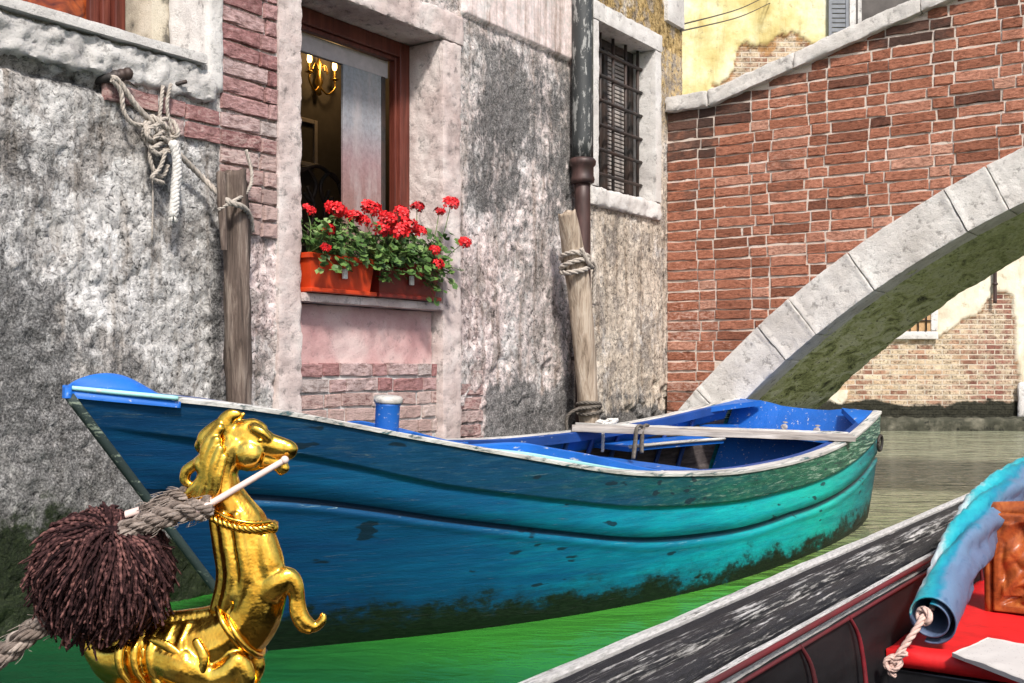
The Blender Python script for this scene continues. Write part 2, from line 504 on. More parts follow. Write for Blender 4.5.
# ------------------------------------------------------------------ world, light, camera
w = bpy.data.worlds.new('World'); sc.world = w; w.use_nodes = True
wn = w.node_tree
sky = wn.nodes.new('ShaderNodeTexSky'); sky.sky_type = 'NISHITA'; sky.sun_disc = False
SUN_EL, SUN_AZ = 46.0, 166.0      # azimuth measured clockwise from +Y (view direction)
sky.sun_elevation = R(SUN_EL); sky.sun_rotation = R(SUN_AZ)
sky.air_density = 1.0; sky.dust_density = 2.5; sky.ozone_density = 1.0
wn.links.new(sky.outputs[0], wn.nodes['Background'].inputs[0])
wn.nodes['Background'].inputs[1].default_value = .11
sl = bpy.data.lights.new('sun', 'SUN'); sl.energy = 2.9; sl.angle = R(7.0); sl.color = (1, .95, .88)
so = bpy.data.objects.new('sun', sl); COL.objects.link(so)
sd = Vector((sin(R(SUN_AZ))*cos(R(SUN_EL)), cos(R(SUN_AZ))*cos(R(SUN_EL)), sin(R(SUN_EL))))
so.rotation_euler = sd.to_track_quat('Z', 'Y').to_euler(); so.location = sd*30

cam = bpy.data.cameras.new('camera'); co = bpy.data.objects.new('camera', cam); COL.objects.link(co)
co.location = (0, 0, 1.0); co.rotation_euler = (R(90), 0, 0)
cam.sensor_width = 36; cam.lens = 36*1120/1024; cam.shift_y = 24.5/1024
cam.clip_start = .02; cam.clip_end = 1000
sc.camera = co
sc.view_settings.view_transform = 'Standard'; sc.view_settings.look = 'None'
sc.view_settings.exposure = 0.82; sc.view_settings.gamma = 1.0

# ------------------------------------------------------------------ the layout of the place
F, YH = 1120.0, 366.0
CORNER = Vector((1.19, 8.61, 0))                 # house front meets bridge
DV = Vector((.5605, .8281, 0)); NV = Vector((.8281, -.5605, 0))
WALL_RZ = atan2(.8281, .5605)
BR_RZ = atan2(-.5605, .8281)
def wt(u, o=0.0):
    """t along the house front for a sight line"""
    k = (u-512)/F
    return (CORNER.y*k-CORNER.x-o*(.8281+.5605*k))/(.5605-.8281*k)
def wp(u, y, o=0.0):
    """point on the house front (local t, depth, z), standing o metres proud of it"""
    t = wt(u, o)
    Y = CORNER.y+.8281*t-.5605*o
    return Vector((t, -o, 1-(y-YH)*Y/F))

# ------------------------------------------------------------------ materials in use
M = {}
M['wall'] = mat_wall()
BST = [(0.0, (.13, .052, .034)), (.25, (.25, .094, .056)), (.5, (.36, .140, .084)), (.75, (.43, .18, .115)), (1.0, (.50, .26, .185))]
PST = [(0.0, (.22, .10, .10)), (.3, (.36, .18, .175)), (.6, (.46, .27, .26)), (.8, (.52, .38, .365)), (1.0, (.50, .42, .40))]
M['bridge_brick'] = mat_brick('bridge_brick', BST)
M['pink_brick'] = mat_brick('pink_house_brick', PST, grime=(.10, .095, .09))
M['stone'] = mat_stone('pink_white_stone', (.40, .31, .29), (.56, .47, .445), (.68, .62, .59))
M['white_stone'] = mat_stone('white_stone', (.48, .45, .43), (.60, .575, .55), (.68, .66, .64), amount=.5)
M['grey_stone'] = mat_stone('grey_ledge_stone', (.38, .36, .35), (.55, .53, .51), (.66, .64, .62), amount=.6, bd=.012)
M['arch_stone'] = mat_stone('istrian_arch_stone', (.46, .43, .40), (.59, .56, .53), (.68, .66, .63), dirt=(.13, .12, .11), amount=.6, algae=True)
M['pink_plaster'] = mat_stone('faded_pink_plaster', (.40, .22, .22), (.52, .33, .32), (.60, .46, .44), dirt=(.22, .16, .16), amount=.5, bd=.005, scale=24)
M['mortar'] = mat_stone('lime_mortar', (.50, .41, .35), (.60, .51, .44), (.67, .58, .52), dirt=(.16, .12, .10), amount=.75, scale=9)
M['frame_wood'] = mat_wood('dark_red_window_wood', (.045, .012, .008), (.11, .026, .017), (.19, .055, .036), 'Z', 7, .42, .002)
M['red_wood'] = mat_wood('varnished_red_wood', (.09, .012, .008), (.16, .02, .012), (.22, .04, .02), 'X', 5, .3, .002)
M['dark'] = simple('dark_room_plaster', (.085, .075, .07), .9, .4, 3)
M['iron'] = simple('black_rusty_iron', (.030, .027, .026), .6, .5, 40, .5, .003, .3, dark=(.05, .032, .026))
M['pipe'] = mat_paint('weathered_lead_pipe', (.034, .037, .038), worn=(.30, .30, .29), amount=.62, rough=.5, stretch=(5, 5, 1.6), sc_=5)
M['rust_pipe'] = simple('rust_brown_pipe', (.075, .040, .036), .5, .5, 9, .4, .003, .2, stretch=(3, 3, .6), dark=(.035, .02, .018))
M['pole'] = mat_wood('split_mooring_pole', (.025, .019, .016), (.13, .095, .078), (.34, .28, .235), 'Z', 10, .85, .022)
M['pole2'] = mat_wood('bleached_mooring_pole', (.12, .085, .06), (.40, .32, .245), (.60, .52, .43), 'Z', 10, .8, .016)
M['rope'] = simple('grey_old_rope', (.36, .32, .28), .9, .4, 60, .6, .004, spec=.2)
M['rope_dark'] = simple('wet_dark_rope', (.12, .105, .09), .85, .5, 60, .6, .004, spec=.2)
M['white_rope'] = simple('frayed_white_rope', (.58, .56, .53), .9, .3, 70, .6, .004, spec=.2)

# ------------------------------------------------------------------ brick laying
def brick_field(bm, x0, x1, z0, z1, keep, front=0.0, course=.078, st=.262, hd=.125, mo=.013, tint=None, seed=1, depth=.05, jit=.003):
    rnd = random.Random(seed)
    lay = bm.verts.layers.float_color.get('tint') or bm.verts.layers.float_color.new('tint')
    row = 0; z = z0
    while z < z1:
        ch = course-mo
        x = x0-rnd.random()*.04-(st*.5+mo if row % 2 else 0)
        k = row % 2
        while x < x1:
            L = (st if k % 2 == 0 else hd)*(1+rnd.uniform(-.05, .05))
            k += 1
            a, b = max(x, x0), min(x+L, x1)
            x += L+mo
            if b-a < .03: continue
            cx, cz = (a+b)/2, z+ch/2
            if not keep(cx, cz): continue
            tr, tg, tb = tint(cx, cz, rnd)
            push = rnd.uniform(-.004, .003)
            tilt = rnd.uniform(-.003, .003)
            drop = rnd.uniform(-.003, .003)
            def P(px, pz, y, j):
                v = bm.verts.new((px+rnd.uniform(-j, j), y, pz+drop+tilt*(px-cx)/.13+rnd.uniform(-j, j)))
                v[lay] = (tr, tg, tb, 1); return v
            fy = front+push
            nx = 4 if b-a > .18 else 2
            xs = [lerp(a, b, i/nx) for i in range(nx+1)]
            def ring(ins, y, j):
                bot = [P(lerp(a+ins, b-ins, i/nx), z+ins, y+rnd.uniform(-j, j), j) for i in range(nx+1)]
                top = [P(lerp(a+ins, b-ins, i/nx), z+ch-ins, y+rnd.uniform(-j, j), j) for i in range(nx+1)]
                return bot, top
            b0, t0 = ring(0, front+depth, 0)
            b1, t1 = ring(.0, fy+.0035, jit*.8)
            b2, t2 = ring(.005, fy, jit)
            for i in range(nx):
                bm.faces.new((b0[i], b0[i+1], b1[i+1], b1[i]))
                bm.faces.new((b1[i], b1[i+1], b2[i+1], b2[i]))
                bm.faces.new((b2[i], b2[i+1], t2[i+1], t2[i]))
                bm.faces.new((t2[i], t2[i+1], t1[i+1], t1[i]))
                bm.faces.new((t1[i], t1[i+1], t0[i+1], t0[i]))
            bm.faces.new((b0[0], b1[0], t1[0], t0[0])); bm.faces.new((b1[0], b2[0], t2[0], t1[0]))
            bm.faces.new((b1[-1], b0[-1], t0[-1], t1[-1])); bm.faces.new((b2[-1], b1[-1], t1[-1], t2[-1]))
        z += course; row += 1

# ------------------------------------------------------------------ the house on the left
house = empty('canal_house', CORNER, WALL_RZ, 'old grey and pink stuccoed canal house with red flower box window, left of the bridge', 'house')

W1 = (-3.94, -2.84, -.6, 2.825)
W2 = (-1.10, -.246, 2.23, 3.37)
WL = (-9.0, -4.52, 2.34, 9.0)

TB = -1.38
def blob(t, z, ct, cz, rt, rz_):
    return exp(-(((t-ct)/rt)**2+((z-cz)/rz_)**2))
def zone(t, z):
    p = (t, 0, z)
    n = fbm(p, 2.3, 4, 5.0)
    g = pink = sm = al = och = bei = 0.0
    g = .19+.22*n+.28*(1-sstep(.45, 1.15, z+.3*n))
    if t < -4.1:
        g += .62*blob(t, z, -5.38, 1.15, .2, .35)+.7*blob(t, z, -4.76, 1.83, .06, .17)+.6*blob(t, z, -4.43, 1.3, .05, .7)
        g += .65*blob(t, z, -5.1, 2.10, .32, .035)+.40*blob(t, z, -5.0, .95, .35, .3)+.3*blob(t, z, -5.3, 1.7, .2, .25)
        pink = .62*sstep(-4.46, -4.38, t)*sstep(.6, 1.2, z)+.15
        al = 1.0*(1-sstep(.18, .44, z+.25*n))
        al = max(al, .62*(1-sstep(.25, .62, z+.25*n)) if t < -4.9 else 0)
        g += .3*(1-sstep(.5, 1.1, z))
    elif t < TB:
        g += .42*sstep(1.75, 2.2, z+.35*n)*(1-sstep(2.9, 3.02, z))*sstep(-2.72, -2.5, t)
        g += .62*(1-sstep(.85, 1.05, z+.2*n))*sstep(-2.42, -2.3, t+.1*n)
        g += .3*blob(t, z, -2.1, 2.6, .3, .5)+.35*blob(t, z, -1.42, 1.6, .10, .9)
        pink = .50+.25*blob(t, z, -2.5, 1.3, .25, .6)
        bei = .35*sstep(-2.0, -1.4, t)
        al = .9*(1-sstep(.2, .45, z+.15*n))
        if z > 3.01 and -2.66 < t: sm, g, pink = 1.0, .10, .60
    else:
        bei = 1.0
        g += .75*(1-sstep(.62, .76, z+.12*n))+.4*blob(t, z, -.5, .78, .5, .03)-.06
        g += .3*blob(t, z, -1.15, 1.5, .06, 1.2)
        al = .9*(1-sstep(.2, .45, z))
        pink = .18
        och = .95*sstep(3.42, 3.5, z)+.55*sstep(-.16, -.12, t)*sstep(2.2, 3.1, z+.3*n)
    return g, pink, sm, al, och, bei

def wall_h(t, z):
    p = (t, 0, z)
    if t < -4.1:
        a = .012*(1-.75*sstep(-4.47, -4.42, t)*sstep(1.5, 2.0, z))
        lump = .9*fbm(p, 15, 5, 1.0)-1.1*abs(fbm(p, 26, 4, 9.0))
        h = a*lump+.008*fbm(p, 3.2, 3, 2.0)
        h += -.05*exp(-((z-2.115-.02*nz(p, 9))/.02)**2)*(1 if t < -4.95 else 0)
        return h
    if t < TB:
        h = .009*fbm(p, 16, 5, 3.0)+.010*fbm(p, 2.6, 3, 4.0)
        # flaking: plateaus of plaster fallen away low down
        f = fbm(p, 2.1, 4, 13.0)+.5*(1.0-z)
        h -= .018*sstep(.25, .33, f)
        if z > 3.01 and t > -2.66: h = .028+.004*fbm(p, 3, 3, 4.0)
        return h
    h = .006*fbm(p, 20, 5, 6.0)+.006*fbm(p, 2.5, 3, 7.0)
    f = fbm(p, 3.5, 4, 21.0)*.22
    h -= .035*(1-sstep(.66, .70, z+f))
    return h

def grid_lines(lo, hi, step, must):
    ks = sorted(set([lo, hi]+[m for m in must if lo < m < hi]))
    out = []
    for a, b in zip(ks[:-1], ks[1:]):
        n = max(1, int(math.ceil((b-a)/step)))
        out += [a+(b-a)*i/n for i in range(n)]
    return out+[hi]

def house_wall():
    ts = grid_lines(-10, -5.8, .3, [])[:-1]+grid_lines(-5.8, .27, .015, [W1[0], W1[1], W2[0], W2[1], WL[1], TB])
    zs = grid_lines(-.5, 4.1, .015, [W1[3], W2[2], W2[3], WL[2], 3.01])[:-1]+grid_lines(4.1, 7.0, .3, [])
    def hole(t, z):
        for a, b, c, d in (W1, W2, WL):
            if a < t < b and c < z < d: return True
        return False
    bm = bmesh.new()
    vid = {}; m1 = []; m2 = []
    def V(i, j):
        if (i, j) not in vid:
            t, z = ts[i], zs[j]
            h = wall_h(t, z) if (t > -5.9 and z < 4.2) else 0
            vid[(i, j)] = bm.verts.new((t, -h, z))
            g, p, s, a, o, b = zone(t, z)
            m1.append((g, p, s, a)); m2.append((o, b, 0, 1))
        return vid[(i, j)]
    for i in range(len(ts)-1):
        for j in range(len(zs)-1):
            if hole((ts[i]+ts[i+1])/2, (zs[j]+zs[j+1])/2): continue
            f = bm.faces.new((V(i, j), V(i+1, j), V(i+1, j+1), V(i, j+1))); f.smooth = True
    # return at the far end and the back
    e = [bm.verts.new((.27, y, z)) for (y, z) in ((0, -.5), (3.5, -.5), (3.5, 7), (0, 7))]
    bm.faces.new(e)
    for _ in e: m1.append((.1, .2, .3, 0)); m2.append((.6, .6, 0, 1))
    o = build('wall', bm, M['wall'], house)
    set_attr(o.data, 'zone', m1); set_attr(o.data, 'zone2', m2)
    return o
house_wall()

# exposed brickwork of the house
def ptint(cx, cz, r):
    return (min(1, max(0, r.gauss(.5, .2))), .15+.45*(1-sstep(.4, .9, cz)), .40+.4*(1-sstep(1.6, 2.3, cz))+.15*fbm((cx, 0, cz), 4))
def patch(*a, **k):
    bm = bmesh.new(); brick_field(bm, *a, **k); build('exposed_brickwork', bm, M['pink_brick'], house)
patch(-4.425, -4.095, 1.36, 4.6, lambda x, z: z+.25*fbm((x, 0, z), 5, 3, 3) > 1.62, -.016, tint=ptint, seed=3, depth=.03, jit=.004)
patch(-5.02, -4.44, 1.98, 2.135, lambda x, z: x+z*.9 > -3.02, -.018, tint=ptint, seed=5, depth=.03, jit=.005)
patch(-2.655, -2.42, .05, 1.02, lambda x, z: fbm((x, 0, z), 4, 3, 8)+(-2.47-x)*4+.1 > 0, .003, tint=lambda a, b, r: (r.uniform(.4, .9), .45, .60), seed=9, depth=.03, jit=.005)

# window bay with the red flower boxes: stone strips, lintel, panel, bricks
bm = bmesh.new(); rough_box(bm, (-4.09, -.022, -.5), (-3.94, .25, 4.6), .015, .007, .004, 14, 1.0); build('stone_jamb', bm, M['stone'], house, True)
bm = bmesh.new(); rough_box(bm, (-2.84, -.022, -.5), (-2.67, .25, 2.822), .015, .007, .004, 14, 4.0); build('stone_jamb', bm, M['stone'], house, True)
bm = bmesh.new(); rough_box(bm, (-3.938, -.030, 2.826), (-2.65, .25, 2.992), .015, .008, .005, 12, 7.0); build('lintel', bm, M['stone'], house, True)
bm = bmesh.new(); rough_box(bm, (-3.938, .055, .955), (-2.842, .25, 1.306), .02, .004, .004, 14, 2.0); build('recessed_panel', bm, M['pink_plaster'], house, True)
bm = bmesh.new(); rough_box(bm, (-3.938, -.035, 1.308), (-2.842, .25, 1.352), .015, .003, .004, 10, 3.0); build('window_sill', bm, M['stone'], house, True)
bm = bmesh.new()
brick_field(bm, -3.935, -2.845, -.2, .95, lambda x, z: True, .018, course=.0765, st=.23, hd=.11, mo=.012,
            tint=lambda x, z, r: (min(1, max(0, r.gauss(.55, .22))), .25+.5*(1-sstep(.15, .6, z))+.1*fbm((x, 0, z), 3), .16+.75*(1-sstep(.80, .89, z))), seed=21, depth=.04, jit=.004)
build('brick_footing', bm, M['pink_brick'], house)
bm = bmesh.new(); add_box(bm, (-3.938, .030, -.5), (-2.842, .249, .953)); build('mortar_backing', bm, M['grey_stone'], house)

# the casement
fy = .25
bm = bmesh.new()
def frame_bars(bm, t0, t1, z0, z1, wd, y0, y1, b=.006):
    bevel_box(bm, (t0, y0, z0), (t0+wd, y1, z1), b); bevel_box(bm, (t1-wd, y0, z0), (t1, y1, z1), b)
    bevel_box(bm, (t0+wd, y0+.001, z1-wd), (t1-wd, y1-.001, z1), b); bevel_box(bm, (t0+wd, y0+.001, z0), (t1-wd, y1-.001, z0+wd), b)
frame_bars(bm, -3.938, -2.842, 1.354, 2.824, .085, .215, .30)
frame_bars(bm, -3.853, -2.927, 1.439, 2.739, .022, .235, .28, .004)
win = build('window', bm, M['frame_wood'], house)
tg = NT('painted_reflection_glass'); z = tg.sep()[2]
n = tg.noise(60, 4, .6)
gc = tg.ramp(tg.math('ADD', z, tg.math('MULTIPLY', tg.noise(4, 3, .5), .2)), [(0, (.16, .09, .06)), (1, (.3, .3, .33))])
gr = tg.ramp(tg.math('DIVIDE', tg.math('SUBTRACT', z, 1.4), 1.3), [(.10, (.17, .105, .07)), (.36, (.26, .15, .135)), (.55, (.30, .20, .21)), (.7, (.27, .28, .31)), (1.0, (.24, .27, .29))])  # reflected building painted in as a brown-to-grey vertical gradient
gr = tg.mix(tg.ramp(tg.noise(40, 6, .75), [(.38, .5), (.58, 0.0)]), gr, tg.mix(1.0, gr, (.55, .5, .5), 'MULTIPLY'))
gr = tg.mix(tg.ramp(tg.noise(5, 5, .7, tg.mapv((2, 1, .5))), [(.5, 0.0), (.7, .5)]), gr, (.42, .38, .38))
M['reflection_pane'] = tg.out(gr, .18, tg.bump(n, .25, .004), spec=.5)
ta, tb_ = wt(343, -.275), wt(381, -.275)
bm = bmesh.new(); bevel_box(bm, (ta, .272, 1.44), (tb_, .290, 2.62), .003); build('frosted_pane', bm, M['reflection_pane'], win)
M['pale_wood'] = simple('pale_painted_wood', (.42, .38, .39), .5, .15, 20)
bm = bmesh.new(); bevel_box(bm, (-3.83, .285, 2.622), (-2.95, .315, 2.72), .004); build('transom_board', bm, M['pale_wood'], win)
bm = bmesh.new(); bevel_box(bm, (tb_+.004, .27, 1.44), (tb_+.035, .30, 2.62), .004); build('sash_stile', bm, M['iron'], win)
# room behind
bm = bmesh.new()
for lo, hi in (((-6.0, .32, .9), (-2.3, .34, .91)),):
    pass
add_box(bm, (-6.2, 1.5, .8), (-1.70, 1.55, 3.2)); add_box(bm, (-1.75, .31, .8), (-1.7, 1.5, 3.2)); add_box(bm, (-6.2, .31, .8), (-6.15, 1.5, 3.2))
add_box(bm, (-6.15, .31, .8), (-1.75, 1.5, 1.12)); add_box(bm, (-6.15, .31, 3.15), (-1.75, 1.5, 3.2))
add_box(bm, (-4.51, .31, .85), (-3.94, .33, 3.15)); add_box(bm, (-2.84, .31, .85), (-1.75, .33, 3.15))
build('room', bm, M['dark'], house)

# left window, only its lower corner is in view
bm = bmesh.new(); rough_box(bm, (-4.52, -.03, 2.20), (-4.415, .24, 5.2), .02, .006, .012, 12, 11.0); build('stone_jamb', bm, M['white_stone'], house, True)
M['stained'] = mat_stone('stained_cream_stone', (.20, .18, .14), (.50, .45, .36), (.66, .62, .54), dirt=(.06, .055, .05), amount=.7, scale=7)
bm = bmesh.new(); rough_box(bm, (-4.60, .24, 2.342), (-4.415, .50, 5.2), .03, .004, .006, 12, 12.0); build('window_reveal', bm, M['stained'], house, True)
bm = bmesh.new(); rough_box(bm, (-9.0, -.030, 2.150), (-4.47, .5, 2.292), .014, .020, .008, 15, 13.0); build('sill_block', bm, M['grey_stone'], house, True)
bm = bmesh.new(); rough_box(bm, (-9.0, -.050, 2.302), (-4.535, .5, 2.342), .02, .003, .002, 8, 14.0); build('window_ledge', bm, M['white_stone'], house, True)
bm = bmesh.new()
frame_bars(bm, -6.4, -4.60, 2.344, 4.9, .055, .42, .54)
frame_bars(bm, -6.345, -4.655, 2.400, 4.84, .045, .45, .52, .006)
frame_bars(bm, -6.30, -4.70, 2.446, 4.79, .05, .47, .515, .006)
lw = build('window', bm, M['frame_wood'], house)
tw = NT('amber_window_glass')
M['amber'] = tw.out(tw.ramp(tw.noise(9, 5, .6, dist=1.2), [(.35, (.06, .010, .005)), (.55, (.30, .06, .012)), (.7, (.42, .18, .05))]), .15, spec=.6)
bm = bmesh.new(); add_box(bm, (-6.26, .496, 2.49), (-4.74, .504, 4.75)); build('pane', bm, M['amber'], lw)

# barred window by the drainpipe
bm = bmesh.new(); rough_box(bm, (-1.19, -.03, 2.232), (-1.10, .20, 3.368), .02, .004, .003, 12, 20.0); build('stone_jamb', bm, M['white_stone'], house, True)
bm = bmesh.new(); rough_box(bm, (-.246, -.03, 2.232), (-.145, .20, 3.368), .02, .004, .003, 12, 21.0); build('stone_jamb', bm, M['white_stone'], house, True)
bm = bmesh.new(); rough_box(bm, (-1.20, -.034, 3.37), (-.14, .20, 3.50), .02, .006, .004, 12, 22.0); build('lintel', bm, M['white_stone'], house, True)
bm = bmesh.new(); rough_box(bm, (-1.20, -.034, 2.10), (-.14, .20, 2.23), .02, .012, .008, 10, 23.0); build('window_sill', bm, M['white_stone'], house, True)
bm = bmesh.new()
frame_bars(bm, -1.098, -.248, 2.234, 3.366, .06, .155, .20)
bevel_box(bm, (-.70, .156, 2.294), (-.645, .199, 3.306), .004)
w2 = build('window', bm, M['iron'], house)
M['louver'] = simple('dusty_slatted_blind', (.34, .31, .29), .6, .3, 14)
bm = bmesh.new()
for i in range(34):
    zz = 2.30+i*.0302
    bevel_box(bm, (-1.036, .178, zz), (-.31, .190, zz+.022), .003)
build('slatted_blind', bm, M['louver'], w2)
bm = bmesh.new()
for i in range(5):
    tube(bm, [(-1.05+.19*i, .10, 2.232), (-1.05+.19*i, .10, 3.368)], .0125, 8, 1)
for j in range(6):
    zz = 2.36+.175*j
    tube(bm, [(-1.10, .092, zz), (-.9, .090, zz+.002), (-.6, .092, zz-.002), (-.246, .092, zz)], .0135, 8, 2)
    for i in range(5): ball(bm, (-1.05+.19*i, .096, zz), (.017, .017, .014), 8)
build('iron_grate', bm, M['iron'], house)
bm = bmesh.new(); add_box(bm, (-1.12, .21, 2.2), (-.23, .25, 3.4)); build('window_back', bm, M['dark'], house)

# drainpipe
pt = wt(582.5, .085); py = -.085
bm = bmesh.new(); tube(bm, [(pt, py, 2.36), (pt, py, 3.4), (pt, py, 6.5)], .072, 20, 4)
dp = build('drainpipe', bm, M['pipe'], house)
bm = bmesh.new(); tube(bm, [(pt+.01, py, .55), (pt+.005, py, 1.4), (pt, py, 2.25)], .052, 18, 4)
build('lower_pipe', bm, M['rust_pipe'], dp)
bm = bmesh.new(); lathe(bm, [(.06, 2.20), (.078, 2.21), (.082, 2.23), (.074, 2.25), (.074, 2.31), (.088, 2.325), (.09, 2.35), (.08, 2.365), (.07, 2.37)], 22, (pt, py, 0))
build('pipe_collar', bm, M['rust_pipe'], dp)
for zz in (3.45, 1.05):
    bm = bmesh.new()
    lathe(bm, [(.056 if zz < 2 else .074, zz-.02), (.062 if zz < 2 else .08, zz-.018), (.062 if zz < 2 else .08, zz+.018), (.056 if zz < 2 else .074, zz+.02)], 20, (pt+.006, py, 0))
    add_box(bm, (pt-.015, py+.05, zz-.012), (pt+.015, .02, zz+.012))
    build('pipe_bracket', bm, M['iron'], dp)
# white pier at the house's far corner, above the bridge wall
bm = bmesh.new(); rough_box(bm, (-.045, -.035, 3.64), (.262, .2, 6.5), .04, .004, .01, 9, 31.0); build('corner_stone', bm, M['white_stone'], house, True)

# iron pegs set in the wall, for mooring
bm = bmesh.new()
a = wp(103, 79, .0); b = wp(127, 74, .05)
tube(bm, [a+Vector((0, .06, 0)), a+Vector((0, -.03, 0)), b+Vector((0, -.02, 0))], .017, 10, 4)
for s in (.35, .6, .85):
    q = a.lerp(b, s)+Vector((0, -.025, 0)); ball(bm, q, (.022, .026, .026), 10)
build('iron_peg', bm, M['iron'], house)
bm = bmesh.new()
a = wp(172, 85, .0)
tube(bm, [a+Vector((-.03, .03, -.01)), a+Vector((0, -.03, 0)), a+Vector((.035, -.05, .015))], .009, 8, 4)
build('iron_hook', bm, M['iron'], house)

# ------------------------------------------------------------------ mooring poles
def pole_mesh(path, rad, seg=18, jag=.03, flute=.12, seed=0):
    bm = bmesh.new()
    P = curve_pts(path, 14); n = len(P)
    T, U = frames(P)
    rings = []
    for i in range(n):
        f = i/(n-1); r = interp(f*(len(rad)-1), list(range(len(rad))), rad)
        V_ = T[i].cross(U[i]); ring = []
        for k in range(seg):
            a = 2*pi*k/seg
            d = U[i]*cos(a)+V_*sin(a)
            q = (cos(a)*1.3, sin(a)*1.3, f*1.2)
            rr = r*(1+flute*fbm(q, 2.2, 3, seed)+.05*fbm((q[0], q[1], f*14), 2, 2, seed+4))
            p = P[i]+d*rr
            if i == n-1: p = p+T[i]*jag*noise.noise(Vector((cos(a)*.9, sin(a)*.9, seed)))
            ring.append(bm.verts.new(p))
        rings.append(ring)
    for i in range(n-1):
        for k in range(seg):
            f = bm.faces.new((rings[i][k], rings[i][(k+1) % seg], rings[i+1][(k+1) % seg], rings[i+1][k])); f.smooth = True
    c = bm.verts.new(P[-1]-T[-1]*jag*.4)
    for k in range(seg): bm.faces.new((rings[-1][k], rings[-1][(k+1) % seg], c))
    return bm
def on_house(name, base, label, cat, group=None):
    """a thing with its base at a house-front local point"""
    o = empty(name, CORNER+Matrix.Rotation(WALL_RZ, 3, 'Z') @ Vector(base), WALL_RZ, label, cat, group)
    return o, Vector(base)
def shift(pts, b): return [Vector(p)-b for p in pts]

top = wp(233, 172, .12); mid = wp(238, 290, .12); low = wp(240, 405, .11); bot = Vector((low.x+.02, low.y-.02, -.4))
o, b = on_house('mooring_pole', (bot.x, bot.y, 0), 'dark split mooring pole against the rough grey wall, left of the flower window', 'pole', 'mooring poles along the house')
pm = pole_mesh(shift([bot, low, mid, top], b), [.060, .053, .054, .052], 22, .05, .34, 2.0)
build('shaft', pm, M['pole'], o)
pm = pole_mesh(shift([wp(224, 250, .17), wp(222, 200, .17), wp(221, 173, .16)], b), [.012, .02, .022], 10, .03, .2, 5.0)
build('splinter', pm, M['pole'], o)

top = wp(567, 212, .20); m1_ = wp(577, 275, .20); m2_ = wp(583, 340, .20); low = wp(590, 432, .20); bot = Vector((low.x+.06, low.y-.03, -.4))
o2, b2 = on_house('mooring_pole', (bot.x, bot.y, 0), 'bleached crooked mooring pole leaning in front of the drainpipe', 'pole', 'mooring poles along the house')
pm = pole_mesh(shift([bot, low, m2_, m1_, top], b2), [.055, .060, .072, .076, .056], 20, .03, .14, 8.0)
build('shaft', pm, M['pole2'], o2)

# rope lashings on the right pole
def coil(bm, c, axis_r, n, r, pitch, tilt=.25, seed=1):
    rnd = random.Random(seed)
    for k in range(n):
        pts = []
        off = Vector((0, 0, (k-(n-1)/2)*pitch))
        for i in range(17):
            a = 2*pi*i/16
            pts.append(c+off+Vector((cos(a)*axis_r*1.15, sin(a)*axis_r, tilt*cos(a+k*1.3)*axis_r+rnd.uniform(-.003, .003))))
        rope(bm, pts, r, None, 3, 5, 3)
c = wp(575, 264, .20)
bm = bmesh.new()
coil(bm, c, .083, 3, .017, .033, .35, 2)
rope(bm, [c+Vector((.06, -.07, .02)), c+Vector((.11, -.08, -.0)), c+Vector((.14, -.06, -.07)), c+Vector((.15, -.05, -.17)), c+Vector((.152, -.05, -.25))], .014)
rope(bm, [c+Vector((-.06, -.08, .09)), c+Vector((.0, -.10, .0)), c+Vector((.08, -.08, -.02))], .015)
tag(build('rope_lashing', bm, M['rope'], None), 'thick pale rope lashing tied high round the bleached leaning pole', 'rope', 'rope lashings on the leaning pole')
bpy.data.objects['rope_lashing'].matrix_world = Matrix.Translation(CORNER) @ Matrix.Rotation(WALL_RZ, 4, 'Z')
c = wp(589, 408, .20)
bm = bmesh.new()
coil(bm, c, .072, 3, .012, .024, .2, 4)
rope(bm, [c+Vector((-.06, -.05, 0)), c+Vector((-.13, -.0, .0)), c+Vector((-.17, .06, -.05)), c+Vector((-.16, .07, -.15))], .011)
lo_ = tag(build('rope_lashing', bm, M['rope_dark'], None), 'dark wet rope lashing tied low on the leaning pole just above the blue boat', 'rope', 'rope lashings on the leaning pole')
lo_.matrix_world = bpy.data.objects['rope_lashing'].matrix_world.copy()
WM = bpy.data.objects['rope_lashing'].matrix_world.copy()

# mooring line from the peg to the left pole, with its knot
bm = bmesh.new()
def q(u, y, o=.06): return wp(u, y, o)
rope(bm, [q(112, 78), q(119, 82), q(138, 108), q(158, 128), q(180, 155), q(205, 180), q(228, 201, .19), q(243, 207, .20), q(250, 217, .16), q(252, 232, .12)], .013)
rope(bm, [q(112, 80), q(121, 92), q(124, 112), q(134, 124), q(152, 126), q(168, 134), q(176, 150)], .010)
rope(bm, [q(163, 86, .05), q(161, 104), q(160, 122), q(166, 132)], .008)
rope(bm, [q(171, 84, .05), q(167, 104), q(170, 124), q(174, 134)], .008)
rnd = random.Random(5)
for k in range(6):
    pts = []
    cx, cy = 162+rnd.uniform(-8, 9), 136+rnd.uniform(-8, 10)
    for i in range(10):
        a = 2*pi*i/8+k
        pts.append(q(cx+cos(a)*rnd.uniform(8, 12), cy+sin(a)*rnd.uniform(6, 13), .07+.02*sin(a*2+k)))
    rope(bm, pts, .010)
rope(bm, [q(152, 140), q(150, 158), q(155, 172), q(163, 176), q(168, 165)], .009)
rope(bm, [q(166, 150, .09), q(160, 168, .08), q(152, 178, .08), q(164, 183, .07)], .009)
rope(bm, [q(246, 150, .10), q(252, 175, .12), q(247, 192, .16), q(230, 203, .19), q(218, 210, .17)], .008)
tube(bm, [q(152, 165, .05), q(153, 200, .05), q(152, 240, .04)], .0035, 6)
o = tag(build('mooring_rope', bm, M['rope'], None), 'old knotted mooring rope strung from the wall peg to the dark split pole', 'rope')
o.matrix_world = WM.copy()
bm = bmesh.new()
